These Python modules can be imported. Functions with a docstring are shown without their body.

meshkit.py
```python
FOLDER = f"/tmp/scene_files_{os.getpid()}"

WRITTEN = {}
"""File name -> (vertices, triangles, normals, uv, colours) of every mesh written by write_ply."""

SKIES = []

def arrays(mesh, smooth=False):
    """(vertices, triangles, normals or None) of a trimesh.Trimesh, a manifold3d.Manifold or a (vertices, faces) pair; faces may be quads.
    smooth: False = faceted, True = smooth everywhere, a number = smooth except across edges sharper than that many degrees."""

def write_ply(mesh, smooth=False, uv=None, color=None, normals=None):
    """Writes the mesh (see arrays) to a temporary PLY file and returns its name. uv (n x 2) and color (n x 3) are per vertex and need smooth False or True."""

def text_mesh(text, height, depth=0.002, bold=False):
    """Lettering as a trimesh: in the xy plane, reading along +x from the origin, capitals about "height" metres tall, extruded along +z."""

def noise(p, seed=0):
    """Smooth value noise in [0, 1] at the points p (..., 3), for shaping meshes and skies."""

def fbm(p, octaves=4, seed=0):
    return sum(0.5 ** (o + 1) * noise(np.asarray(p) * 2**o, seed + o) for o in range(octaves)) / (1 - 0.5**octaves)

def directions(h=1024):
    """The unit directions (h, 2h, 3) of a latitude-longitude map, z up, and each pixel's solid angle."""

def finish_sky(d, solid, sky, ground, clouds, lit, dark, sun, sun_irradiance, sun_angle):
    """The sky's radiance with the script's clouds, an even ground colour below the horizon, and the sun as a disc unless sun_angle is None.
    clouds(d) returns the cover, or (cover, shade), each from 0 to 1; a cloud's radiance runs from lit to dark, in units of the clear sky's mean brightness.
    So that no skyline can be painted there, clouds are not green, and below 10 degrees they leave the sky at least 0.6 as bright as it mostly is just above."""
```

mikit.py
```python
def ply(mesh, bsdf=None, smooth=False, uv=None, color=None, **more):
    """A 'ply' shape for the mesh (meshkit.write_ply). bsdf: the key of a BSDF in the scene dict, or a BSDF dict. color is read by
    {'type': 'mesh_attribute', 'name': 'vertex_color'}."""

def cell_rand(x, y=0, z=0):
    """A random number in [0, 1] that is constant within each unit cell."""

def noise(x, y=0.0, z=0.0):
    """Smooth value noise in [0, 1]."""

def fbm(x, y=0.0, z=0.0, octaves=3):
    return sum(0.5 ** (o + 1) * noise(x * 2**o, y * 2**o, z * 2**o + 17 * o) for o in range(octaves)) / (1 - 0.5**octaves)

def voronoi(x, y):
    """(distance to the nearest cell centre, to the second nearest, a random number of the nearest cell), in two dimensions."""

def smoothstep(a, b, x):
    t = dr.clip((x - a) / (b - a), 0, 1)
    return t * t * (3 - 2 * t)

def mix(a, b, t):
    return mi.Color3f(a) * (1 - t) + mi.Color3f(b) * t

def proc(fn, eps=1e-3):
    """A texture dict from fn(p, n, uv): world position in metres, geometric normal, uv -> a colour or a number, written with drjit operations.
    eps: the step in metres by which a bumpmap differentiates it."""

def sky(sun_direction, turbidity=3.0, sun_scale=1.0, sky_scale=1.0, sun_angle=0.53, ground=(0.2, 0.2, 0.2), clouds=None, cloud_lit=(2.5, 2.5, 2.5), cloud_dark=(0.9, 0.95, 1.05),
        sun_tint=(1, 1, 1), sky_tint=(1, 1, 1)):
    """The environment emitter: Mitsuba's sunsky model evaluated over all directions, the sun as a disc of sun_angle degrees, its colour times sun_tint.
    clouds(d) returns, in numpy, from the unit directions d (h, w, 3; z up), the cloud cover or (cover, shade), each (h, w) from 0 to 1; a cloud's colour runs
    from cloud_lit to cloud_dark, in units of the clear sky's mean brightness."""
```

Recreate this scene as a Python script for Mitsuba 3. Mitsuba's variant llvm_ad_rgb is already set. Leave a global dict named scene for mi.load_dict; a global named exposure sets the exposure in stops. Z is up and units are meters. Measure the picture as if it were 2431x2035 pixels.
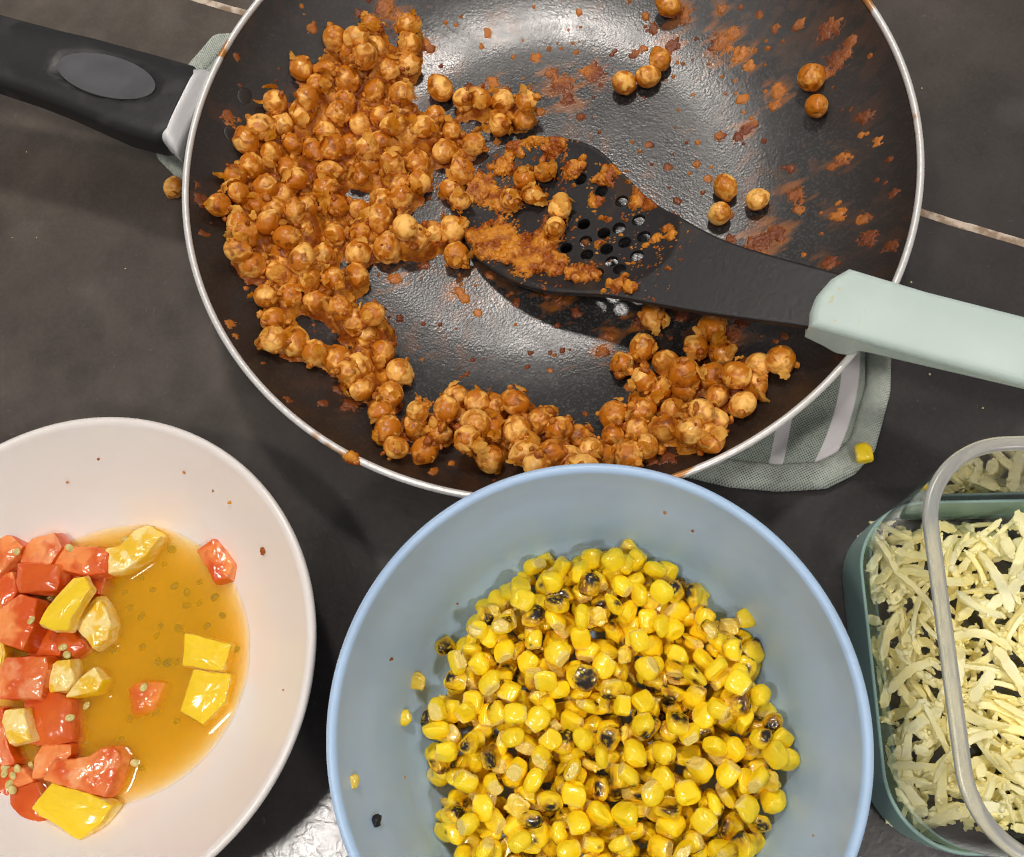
import math, numpy as np, trimesh, manifold3d, shapely, mitsuba as mi, mikit, drjit as dr
from meshkit import noise as nz, fbm as nfbm
from scipy.interpolate import PchipInterpolator
from scipy.spatial.transform import Rotation as Rot
T = mi.ScalarTransform4f
rng = np.random.default_rng(11)
scene, labels = {}, {}
noise, fbm, voronoi, smoothstep, mix, cell_rand = mikit.noise, mikit.fbm, mikit.voronoi, mikit.smoothstep, mikit.mix, mikit.cell_rand

# ------------------------------------------------------------------ camera, lamps, exposure
HC = 0.39
R_ = np.array([[0.99594781, 0, -0.08993312], [0.02741139, 0.95241717, 0.30356243], [-0.08565385, 0.30479753, -0.94855779]])
scene['camera'] = {'type': 'perspective', 'fov': 55.71, 'fov_axis': 'x', 'near_clip': 0.02, 'far_clip': 50.0,
    'to_world': T().look_at(origin=[0, 0, HC], target=(np.array([0, 0, HC]) + R_[2]).tolist(), up=R_[1].tolist())}
exposure = 0.1
scene['room_light'] = {'type': 'constant', 'radiance': {'type': 'rgb', 'value': [0.27, 0.255, 0.245]}}
LAMPS = [((-0.04, 0.80, 1.5), 0.075, (165, 154, 143)), ((-0.53, -0.18, 1.5), 0.075, (132, 124, 116)), ((0.62, -0.56, 1.5), 0.075, (150, 141, 133))]

# ------------------------------------------------------------------ helpers
def add(key, mesh, bsdf, smooth=False, **kw):
    scene[key] = mikit.ply(mesh, bsdf, smooth, **kw); return key
COUNT = {}
def numbered(name):
    n = COUNT.get(name, 0); COUNT[name] = n + 1
    return name if n == 0 else '%s_%03d' % (name, n)
def tag(key, label, cat=None, group=None, kind=None):
    d = {'label': label}
    if cat: d['category'] = cat
    if group: d['group'] = group
    if kind: d['kind'] = kind
    labels[key] = d; return key
def MM(L): return [tuple(x / 1000 if not isinstance(x, str) else x for x in o) for o in L]
def rgb(*c): return {'type': 'rgb', 'value': list(c)}
def pr(name, color, rough=.4, bump=None, bscale=.0003, eps=4e-4, **kw):
    b = {'type': 'principled', 'base_color': color if isinstance(color, dict) else rgb(*color) if isinstance(color, tuple) else mikit.proc(color), 'roughness': rough if isinstance(rough, (float, dict)) else mikit.proc(rough), **kw}
    if bump: b = {'type': 'bumpmap', 'height': mikit.proc(bump, eps), 'scale': bscale, 'bsdf': b}
    scene[name] = {'type': 'twosided', 'bsdf': b}
def grid_faces(n, m, wrap=False):
    i, j = np.meshgrid(np.arange(n - 1), np.arange(m if wrap else m - 1), indexing='ij'); k = (j + 1) % m
    q = np.stack([i * m + j, i * m + k, (i + 1) * m + k, (i + 1) * m + j], -1).reshape(-1, 4)
    return np.vstack([q[:, [0, 1, 2]], q[:, [0, 2, 3]]])
def lathe(prof, c=(0, 0), n=160, noise_amp=0):
    p = np.asarray(prof, float); a = np.arange(n) * 2 * np.pi / n
    v = np.stack([c[0] + p[:, :1] * np.cos(a), c[1] + p[:, :1] * np.sin(a), np.broadcast_to(p[:, 1:], (len(p), n))], -1).reshape(-1, 3)
    return v, grid_faces(len(p), n, True)[:, ::-1]
def smooth_prof(pts, n):
    p = np.array(pts, float); s = np.r_[0, np.cumsum(np.linalg.norm(np.diff(p, axis=0), axis=1))]
    t = np.linspace(0, s[-1], n); return np.stack([PchipInterpolator(s, p[:, 0])(t), PchipInterpolator(s, p[:, 1])(t)], 1)
def loft(rings):
    """rings (n, m, 3) closed loops -> mesh with end caps"""
    n, m, _ = rings.shape
    v = np.vstack([rings.reshape(-1, 3), rings[0].mean(0), rings[-1].mean(0)]); f = grid_faces(n, m, True)
    j = np.arange(m); k = (j + 1) % m
    f = np.vstack([f, np.stack([np.full(m, n * m), k, j], 1), np.stack([np.full(m, n * m + 1), (n - 1) * m + j, (n - 1) * m + k], 1)])
    q = v - v.mean(0); return v, f if np.einsum('ij,ij->', q[f[:, 0]], np.cross(q[f[:, 1]], q[f[:, 2]])) > 0 else f[:, ::-1]
def to_man(mesh):
    v, f = mesh
    m = trimesh.Trimesh(v, f, process=True); trimesh.repair.fix_normals(m)
    return manifold3d.Manifold(manifold3d.Mesh(np.asarray(m.vertices, np.float32), np.asarray(m.faces, np.uint32)))
def cat_mesh(L):
    vs, fs, at = [], [], 0
    for v, f in L: vs.append(v); fs.append(np.asarray(f) + at); at += len(v)
    return np.vstack(vs), np.vstack(fs)
_I = {k: (lambda m: (np.array(m.vertices), np.array(m.faces)))(trimesh.creation.icosphere(k)) for k in (1, 2, 3)}
def rrot(): return Rot.random(random_state=int(rng.integers(1 << 30))).as_matrix()
def poly_smooth(pts, r=.01, n=240):
    g = shapely.Polygon(pts).buffer(-r).buffer(2 * r).buffer(-r); return g
def ring_of(g, n):
    g = max(g.geoms, key=lambda a: a.area) if hasattr(g, 'geoms') else g
    e = shapely.get_coordinates(shapely.line_interpolate_point(g.exterior, np.linspace(0, 1, n, endpoint=False), normalized=True))
    if not g.exterior.is_ccw: e = e[::-1]
    return e

POS = {}
def zone_labels():
    """each member of a crowd is told by its part of the heap and its order from the left there"""
    C = np.array([0, 0, HC])
    by = {}
    for k, (p, fmt_, nx, ny) in POS.items(): by.setdefault((fmt_, nx, ny), []).append(k)
    O = ['leftmost', 'second from left', 'third from left', 'fourth from left', 'fifth from left', 'sixth from left', 'seventh from left', 'eighth from left', 'ninth from left', 'tenth from left', 'eleventh from left', 'twelfth from left', 'thirteenth from left', 'fourteenth from left', 'fifteenth from left', 'sixteenth from left']
    XN = {1: [''], 3: ['left', 'middle', 'right'], 5: ['far left', 'left', 'middle', 'right', 'far right']}
    YN = {3: ['front', 'centre', 'back'], 5: ['front edge', 'front', 'centre', 'back', 'back edge'], 7: ['front edge', 'front', 'lower centre', 'centre', 'upper centre', 'back', 'back edge']}
    for (fmt_, nx, ny), ks in by.items():
        q = np.array([(R_ @ (POS[k][0] - C)) for k in ks]); q = q[:, :2] / q[:, 2:]
        lo, hi = q.min(0) - 1e-6, q.max(0) + 1e-6; ij = np.floor((q - lo) / (hi - lo) * [nx, ny]).astype(int); cells = {}
        for n_, k in enumerate(ks): cells.setdefault(tuple(ij[n_]), []).append((q[n_, 0], k))
        for (i, j), L in cells.items():
            for r_, (_, k) in enumerate(sorted(L)):
                labels[k]['label'] = fmt_ % ((O[min(r_, 15)] + ' in ' if len(L) > 1 else 'in ') + (YN[ny][j] + ' ' + XN[nx][i]).strip())

# ------------------------------------------------------------------ materials
def turned(p, k, w_=.0016):
    a, b, c = .77 * p.x - .50 * p.y + .40 * p.z, .61 * p.x + .74 * p.y - .26 * p.z, -.17 * p.x + .45 * p.y + .88 * p.z
    q = noise(a * 420 + 5, b * 420, c * 420) - .5; r = noise(a * 390, b * 390 + 8, c * 390) - .5
    return (a + q * w_) * k, (b + r * w_) * k, (c - q * w_ + r * w_) * k
def table_col(p, n, uv):
    a = fbm(p.x * 9, p.y * 9, 3, 4); b = fbm(p.x * 60 + 7, p.y * 60, 1, 3); g = noise(p.x * 900, p.y * 900)
    warm = smoothstep(.02, .42, p.y - p.x * .45)
    c = mix((.032, .029, .030), (.082, .068, .056), warm * .85 + .15 * a)
    sp = smoothstep(.955, .985, noise(p.x * 520 + 3, p.y * 520, 2)) * .5 + smoothstep(.62, .80, fbm(p.x * 26 + 5, p.y * 26, 9, 4)) * .35
    return c * (.66 + .55 * a * b * 2 + .16 * g) + mi.Color3f(.05, .048, .045) * sp
def table_bump(p, n, uv):
    s = fbm(*turned(p, 520, .003), 3) * .5
    for k, (cx, sx) in enumerate(((.94, .34), (.5, .866), (-.26, .966), (.98, -.2))):
        a, b = p.x * cx + p.y * sx, p.y * cx - p.x * sx
        w = a * 1500 + 6 * noise(a * 8, b * 30 + k * 5)
        l = smoothstep(.955, 1.0, noise(w, b * 14 + k * 9)) * smoothstep(.45, .7, noise(a * 40 + 9 * k, b * 22))
        s -= l * .7
    return s
pr('m_table', table_col, lambda p, n, uv: .19 + .14 * fbm(p.x * 40, p.y * 40, 2), table_bump, .00016, 2e-4, specular=.42, clearcoat=.25, clearcoat_gloss=.9)
pr('m_joint', lambda p, n, uv: mix((.30, .21, .14), (.62, .52, .42), smoothstep(.35, .7, fbm(p.x * 300, p.y * 300, p.z * 300))), .8, lambda p, n, uv: fbm(p.x * 700, p.y * 700, 1), .0012)
PCX, PCY = -.0189, .2294
SMEAR = np.array(MM([(-11.5,285.2,7.2),(-8.3,277.1,4.5),(3.2,290.7,7.2),(-15.8,292.1,4.5),(-2.9,267.7,2.7),(-20.5,271.4,3.6),(61.2,297.0,7.2),(69.2,290.4,5.4),(65.5,300.1,4.7),(44.8,313.9,5.4),(40.0,300.3,4.7),(103.5,287.1,5.8),(106.6,273.4,6.5),(101.1,269.8,4.7),(110.1,277.5,3.6),(84.2,268.0,4.0),(82.0,263.0,3.3),(69.4,254.5,4.0),(66.2,251.5,2.9),(105.4,228.7,4.0),(85.6,231.5,3.3),(86.4,218.2,4.7),(87.6,210.6,3.6),(101.1,203.2,4.0),(108.7,197.3,4.0),(108.9,187.3,4.7),(115.1,179.5,3.6),(114.2,243.5,4.3),(117.2,230.6,2.9),(119.6,204.2,2.7),(77.3,201.2,5.4),(70.3,197.9,6.2),(59.7,202.0,3.3),(115.9,165.9,2.9),(95.0,181.2,4.0),(6.9,159.6,3.6),(19.3,165.8,3.6),(4.7,152.9,4.0),(37.4,166.7,3.6),(54.0,155.2,6.2),(60.2,161.3,4.3),(-84.9,190.6,4.0),(-72.3,196.2,3.3),(-57.1,182.8,3.6),(-53.8,179.2,2.9),(-81.7,170.3,2.2),(-43.4,190.3,2.9),(-72.4,306.8,3.6),(-45.1,314.0,2.9),(-152.4,284.5,1.8),(-155.1,257.8,4.0),(-154.2,253.8,2.9),(-163.7,220.1,2.5),(-162.0,214.0,3.6),(-158.5,198.5,2.2),(-143.6,156.6,3.3),(-140.5,151.1,2.2),(-96.2,126.1,4.3),(-117.5,124.0,2.2),(26.5,98.8,4.3),(20.3,98.4,3.3),(-44.3,102.6,2.5),(-91.8,322.3,6.2),(-85.5,319.1,4.7),(-102.6,318.4,3.3),(22.3,299.2,3.3),(31.5,309.8,3.6),(-43.0,288.6,4.0),(-54.3,286.7,3.3),(-100.9,133.0,3.6),(-123.4,307.4,2.9),(67.1,184.1,3.3),(77.3,181.9,2.5),(-31.8,177.1,2.9),(-19.3,181.1,3.6),(-13.1,176.3,4.0),(-7.0,171.5,3.3),(61.6,311.6,3.6),(92.8,294.2,3.3),(77.7,304.3,2.5),(85.2,159.9,4.0),(72.5,143.8,3.3)]))
def pan_col(p, n, uv):
    x, y = p.x - PCX, p.y - PCY; r = dr.sqrt(x * x + y * y)
    st = smoothstep(.49, .70, fbm(x * 45 + 3, y * 45, 5, 4)) * smoothstep(.3, .6, noise(x * 300, y * 300))
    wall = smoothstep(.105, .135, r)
    film = mi.Float(0)
    for q in SMEAR[np.argsort(-SMEAR[:, 2])[:46]]: film = dr.maximum(film, dr.exp(-((p.x - float(q[0])) ** 2 + (p.y - float(q[1])) ** 2) / (3.0 * float(q[2]) ** 2)))
    sx, sy = x * .93 + y * .37, y * .93 - x * .37
    film = smoothstep(.52, .86, film * .42 + .75 * fbm(sx * 140, sy * 420, 2, 4))
    a_, b_ = x * .8 - y * .6, x * .6 + y * .8; spk = smoothstep(.5, .95, noise(a_ * 1500, b_ * 1500)) * (1 - .8 * wall)
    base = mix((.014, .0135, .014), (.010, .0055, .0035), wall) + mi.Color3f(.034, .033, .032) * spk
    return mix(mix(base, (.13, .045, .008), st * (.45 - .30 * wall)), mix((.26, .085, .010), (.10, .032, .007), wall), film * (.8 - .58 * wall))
def pan_bump(p, n, uv):
    x, y = p.x - PCX, p.y - PCY
    l = smoothstep(.80, .97, noise((x * .82 - y * .57) * 130, (x * .57 + y * .82) * 1500)) * smoothstep(.5, .65, fbm(x * 18, y * 18 + 4, 1))
    w_ = smoothstep(.125, .095, dr.sqrt(x * x + y * y))
    a_, b_ = x * .8 - y * .6, x * .6 + y * .8
    return (.55 * noise(a_ * 1700, b_ * 1700, p.z * 900) + .45 * noise(x * 1300 + 9, y * 1300, p.z * 900)) * (.12 + .88 * w_) - .5 * l * w_
pr('m_nonstick', pan_col, lambda p, n, uv: .25 + .13 * fbm((p.x - PCX) * 90, p.y * 90, 1) + .16 * smoothstep(.10, .125, dr.sqrt((p.x - PCX) ** 2 + (p.y - PCY) ** 2)), pan_bump, .000085, 1.6e-4, specular=.82)
pr('m_rim', lambda p, n, uv: mix((.70, .69, .67), (.42, .19, .05), smoothstep(.63, .71, fbm(p.x * 70 + 1, p.y * 70, p.z * 40))), .36, lambda p, n, uv: fbm(p.x * 700, p.y * 700, p.z * 700), .00012, metallic=.35, specular=.6)
pr('m_collar', (.60, .60, .61), .5, lambda p, n, uv: noise(p.x * 300, p.y * 2500, p.z * 2500), .00003, metallic=.35)
pr('m_handle', lambda p, n, uv: mix((.010, .010, .011), (.045, .044, .046), smoothstep(.55, .8, fbm(p.x * 80, p.y * 80, p.z * 80)) * .5), lambda p, n, uv: .34 + .25 * fbm(p.x * 60, p.y * 60, 3), lambda p, n, uv: fbm(p.x * 900, p.y * 900, p.z * 900), .00008, specular=.5)
pr('m_grip_inset', lambda p, n, uv: mix((.050, .052, .058), (.085, .087, .094), fbm(p.x * 120, p.y * 120, 2)), .62, lambda p, n, uv: fbm(p.x * 1100, p.y * 1100, p.z * 900), .00006)
pr('m_nylon', lambda p, n, uv: mix((.014, .013, .014), (.10, .045, .012), smoothstep(.60, .76, fbm(p.x * 60, p.y * 60 + 3, 1, 4)) * smoothstep(.10, .02, p.x + .02) * .25 + smoothstep(.90, .94, noise(p.x * 1300, p.y * 1300)) * .12), .46, lambda p, n, uv: fbm(p.x * 800, p.y * 800, p.z * 800), .00010)
pr('m_sage', lambda p, n, uv: mix(mix((.465, .575, .530), (.50, .60, .555), fbm(p.x * 50, p.y * 50, p.z * 50)), (.55, .45, .12), smoothstep(.87, .92, noise(p.x * 420 + 4, p.y * 420, p.z * 420)) * smoothstep(.125, .08, p.x) * .5), lambda p, n, uv: .40 + .2 * fbm(p.x * 70, p.y * 70, 1), lambda p, n, uv: fbm(p.x * 500, p.y * 500, p.z * 500), .00006)
pr('m_tubsage', lambda p, n, uv: mix((.22, .345, .315), (.25, .38, .345), fbm(p.x * 30, p.y * 30, p.z * 30)), .42)
def cloth_col(p, n, uv):
    # woven threads of sage and pale yarn, with two white stripes woven in
    q = 2 * math.pi / .00130
    a, b = p.x * .94 - p.y * .34, p.x * .34 + p.y * .94
    wv = smoothstep(-.6, .5, dr.sin(a * q) * dr.sin(b * q) + .45 * noise(a * 900, b * 900) - .1)
    c = mix((.105, .135, .105), (.52, .57, .50), wv * .8)
    d = (p.x - .1002) * .938 - (p.y - .1255) * .347 + .5 * (p.y - .125) * (p.y - .125) * 10
    e = (p.x - .0742) * .968 - (p.y - .1135) * .25
    f = (p.x + .060) * .95 - (p.y - .14) * .3
    st = smoothstep(.0037, .0032, dr.abs(d)) + smoothstep(.0030, .0025, dr.abs(e)) + smoothstep(.0030, .0025, dr.abs(f))
    return mix(c, mi.Color3f(.84, .80, .81) * (.88 + .12 * wv), dr.clip(st, 0, 1))
def weave(p, n, uv):
    q = 2 * math.pi / .00130; a, b = p.x * .94 - p.y * .34, p.x * .34 + p.y * .94
    return .5 + .3 * dr.sin(a * q) * dr.sin(b * q) + .3 * fbm(a * 400, b * 400, 1)
def bind_col(p, n, uv):
    q = 2 * math.pi / .00130; a, b = p.x * .94 - p.y * .34, p.x * .34 + p.y * .94
    wv = smoothstep(-.7, .5, dr.sin(a * q) * dr.sin(b * q) + .5 * noise(a * 900, b * 900) - .15)
    return mix((.13, .16, .13), (.62, .66, .59), wv * .85)
pr('m_cloth', cloth_col, .95, weave, .0006, 2e-4, sheen=.3)
pr('m_binding', bind_col, .95, weave, .0006, 2e-4, sheen=.3)
pr('m_blue', lambda p, n, uv: mix((.395, .565, .78), (.425, .585, .80), fbm(p.x * 40, p.y * 40, p.z * 40)) * (1 - .10 * smoothstep(.45, .75, fbm(p.x * 25 + 3, p.y * 60, p.z * 25, 4))), lambda p, n, uv: .26 + .22 * fbm(p.x * 45, p.y * 45, p.z * 45, 3), lambda p, n, uv: fbm(p.x * 300, p.y * 300, p.z * 300), .00005, specular=.45)
pr('m_white', lambda p, n, uv: mix((.76, .72, .685), (.84, .66, .52), .7 * smoothstep(.075, .055, dr.sqrt((p.x + .1888) ** 2 + (p.y - .0293) ** 2)) * smoothstep(.35, .7, fbm(p.x * 30, p.y * 30, 2))), .22, specular=.5, clearcoat=.4)
def pea_col(p, n, uv):
    m = fbm(*turned(p, 210, .004), 3); l = fbm(*turned(p, 40), 2); f = fbm(*turned(p, 800), 3)
    s = smoothstep(.32, .60, m * .75 + .27 * l + .14 * (f - .5))
    c = mix((.95, .53, .125), (.50, .150, .005), s)
    return mix(c, (.22, .050, .002), smoothstep(.56, .74, fbm(*turned(p, 330, .003), 3)) * (.35 + .5 * s))
pr('m_pea', pea_col, lambda p, n, uv: .24 + .25 * noise(p.x * 300, p.y * 300, p.z * 300), lambda p, n, uv: fbm(*turned(p, 900), 2), .00014, 2e-4, specular=.45)
pr('m_mash', lambda p, n, uv: mix((.30, .068, .003), (.62, .24, .020), smoothstep(.35, .7, fbm(p.x * 220, p.y * 220, p.z * 220, 3))), lambda p, n, uv: .28 + .3 * noise(p.x * 500, p.y * 500, p.z * 500), lambda p, n, uv: fbm(p.x * 900, p.y * 900, p.z * 900, 3), .0008, 3e-4, specular=.45)
pr('m_residue', lambda p, n, uv: mix(mix((.17, .040, .010), (.46, .15, .018), smoothstep(.35, .66, fbm(p.x * 60 + 3, p.y * 60, 1, 3))), (.16, .042, .010), smoothstep(.105, .13, dr.sqrt((p.x - PCX) ** 2 + (p.y - PCY) ** 2)) * smoothstep(.3, .6, noise(p.x * 90, p.y * 90))), lambda p, n, uv: .32 + .3 * noise(p.x * 500, p.y * 500, 0), lambda p, n, uv: fbm(p.x * 900, p.y * 900, p.z * 900, 3), .0007, 3e-4)
scene['m_skin'] = {'type': 'principledthin', 'base_color': mikit.proc(lambda p, n, uv: mix((.56, .20, .010), (.86, .47, .10), smoothstep(.3, .7, fbm(p.x * 180, p.y * 180, p.z * 180)))), 'roughness': .3, 'diff_trans': .6}
VC = {'type': 'mesh_attribute', 'name': 'vertex_color'}
pr('m_corn', VC, .20, lambda p, n, uv: fbm(p.x * 350, p.y * 350, p.z * 350, 3), .0005, 4e-4, specular=.5, clearcoat=.5, clearcoat_gloss=.95)
pr('m_char', (.012, .010, .011), .5, lambda p, n, uv: fbm(p.x * 900, p.y * 900, p.z * 900, 3), .0008)
pr('m_tomato_skin', lambda p, n, uv: mix((.52, .050, .003), (.66, .13, .008), fbm(p.x * 120, p.y * 120, p.z * 120)), .16, specular=.5, clearcoat=.4)
pr('m_tomato_flesh', lambda p, n, uv: mix(mix((.62, .085, .010), (.80, .26, .070), smoothstep(.3, .65, fbm(*turned(p, 95, .004), 2))), (.88, .48, .24), smoothstep(.5, .8, fbm(*turned(p, 120, .004), 3)) * .5), .14, lambda p, n, uv: fbm(*turned(p, 450), 3), .0004, specular=.5, clearcoat=.3)
pr('m_pepper_skin', lambda p, n, uv: mix((.80, .52, .010), (.86, .62, .02), fbm(p.x * 100, p.y * 100, p.z * 100)), .15, specular=.5, clearcoat=.4)
pr('m_pepper_flesh', lambda p, n, uv: mix((.78, .48, .03), (.86, .68, .26), smoothstep(.35, .65, fbm(*turned(p, 170, .004), 3))), .16, lambda p, n, uv: fbm(p.x * 600, p.y * 600, p.z * 600, 3), .0005)
pr('m_seed', lambda p, n, uv: mix((.42, .36, .10), (.66, .55, .22), noise(p.x * 700, p.y * 700, p.z * 700)), .25)
pr('m_seed_sunk', (.15, .12, .03), .3)
pr('m_cheese', lambda p, n, uv: mix((.97, .88, .40), (.98, .94, .58), smoothstep(.3, .7, fbm(p.x * 90, p.y * 90, p.z * 90))), .42, lambda p, n, uv: fbm(p.x * 500, p.y * 500, p.z * 500, 3), .0003)
scene['m_clear'] = {'type': 'thindielectric', 'int_ior': 1.49}
scene['m_plastic'] = {'type': 'blendbsdf', 'weight': .36, 'a': {'type': 'roughdielectric', 'int_ior': 1.45, 'alpha': .06}, 'b': {'type': 'twosided', 'bsdf': {'type': 'roughplastic', 'alpha': .07, 'diffuse_reflectance': rgb(.66, .67, .67)}}}
pr('m_lamp', (.8, .8, .8), .5)
scene['m_juice'] = {'type': 'thindielectric', 'int_ior': 1.33}

# ------------------------------------------------------------------ lamps (out of the frame, on the ceiling)
for (x, y, z), r, L in LAMPS:
    k = numbered('ceiling_lamp')
    a = np.linspace(0, 2 * np.pi, 33)[:-1]
    v = np.vstack([[x, y, z], np.stack([x + r * np.cos(a), y + r * np.sin(a), a * 0 + z], 1)]); j = np.arange(32)
    f = np.stack([np.zeros(32, int), 1 + (j + 1) % 32, 1 + j], 1)
    scene[k + '__diffuser'] = {**mikit.ply((v, f), 'm_lamp'), 'emitter': {'type': 'area', 'radiance': rgb(*L)}}
    add(k + '__housing', lathe([(r + .001, z), (r + .012, z - .004), (r + .014, z + .002), (r + .012, z + .04), (.0005, z + .04)], (x, y), 48), 'm_lamp', 40)
    tag(k, 'round white recessed ceiling lamp ' + ('behind the frying pan', 'above the far left of the table', 'above the far right of the table')[int(k[-1]) if k[-1].isdigit() else 0], 'lamp')

# ------------------------------------------------------------------ table: two panels and the pale joint between them
JA, JB = np.array([-.1964, .3612]), np.array([.1853, .2025]); jd = (JB - JA) / np.linalg.norm(JB - JA); jn = np.array([-jd[1], jd[0]])
def panel(s):
    o = JA + jn * s * .0016; far = .75
    c = [o - jd * .6, o + jd * 1.0, o + jd * 1.0 + jn * s * far, o - jd * .6 + jn * s * far]
    if s < 0: c = c[::-1]
    g = shapely.Polygon(c)
    m = trimesh.creation.extrude_polygon(g, .03, engine='earcut'); m.apply_translation([0, 0, -.03])
    return np.array(m.vertices), np.array(m.faces)
add('table__panel', panel(-1), 'm_table'); add('table__panel_001', panel(1), 'm_table')
tt = np.linspace(-.3, .75, 700); wob = nfbm(np.stack([tt * 60, tt * 0, tt * 0], 1)) - .5
ring = []
for t_, w_ in zip(tt, wob):
    c = JA + jd * t_; h = .0006 + .0012 * max(0, w_ + .3)
    ring.append([[*(c + jn * q), zz_] for q, zz_ in ((-.0016, -.02), (.0016, -.02), (.0018 + w_ * .0014, h * .3), (.0004, h), (-.0018 + w_ * .0012, h * .3))])
add('table__joint', loft(np.array(ring)), 'm_joint', 50)
tag('table', 'dark grey scratched table top of two panels under the pan and bowls', kind='structure')
labels['table__joint'] = {'label': 'pale rough joint between the two dark panels'}

# ------------------------------------------------------------------ potholder under the pan
PH = [(-.197, .256), (-.2065, .266), (-.210, .288), (-.196, .3175), (-.184, .335), (-.14, .335), (0, .315), (.09, .262), (.1245, .185), (.1238, .155), (.1212, .135), (.112, .110), (.1034, .1010), (.0915, .0953), (.0726, .0945), (.0536, .0968), (.0384, .101), (-.03, .116), (-.10, .145), (-.155, .205)]
pg = poly_smooth(PH, .006)
def rings_mesh(g, steps, n=360, cap=True):
    rs = [np.c_[ring_of(g.buffer(-d), n), np.full(n, z)] for d, z in steps]
    for k in range(1, len(rs)):       # keep the rings aligned
        s = np.argmin(np.linalg.norm(rs[k][:, :2] - rs[k - 1][0, :2], axis=1)); rs[k] = np.roll(rs[k], -s, axis=0)
    v = np.vstack(rs + ([rs[-1].mean(0)[None]] if cap else [])); f = grid_faces(len(rs), n, True); m = len(rs)
    if cap: j = np.arange(n); f = np.vstack([f, np.stack([(m - 1) * n + j, (m - 1) * n + (j + 1) % n, np.full(n, m * n)], 1)])
    v[:, 2] += (nfbm(v * [45, 45, 0]) - .5) * .0012 * (v[:, 2] > .0015)
    return v, f
add('potholder__binding', rings_mesh(pg, [(.002, .0003), (.0006, .0010), (0, .0028), (.0006, .0050), (.002, .0066), (.004, .0072), (.007, .0074), (.009, .0072), (.0104, .0064), (.0108, .0050), (.0108, .001)], cap=False), 'm_binding', True)
add('potholder__pad', rings_mesh(pg, [(.0100, .0008), (.0100, .0042), (.0114, .0058), (.0135, .0066), (.020, .0074), (.032, .0078)]), 'm_cloth', True)
tag('potholder', 'sage green woven potholder with white stripes under the frying pan', 'potholder')
labels['potholder__binding'] = {'label': 'folded plain sage edging of the potholder'}

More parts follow.
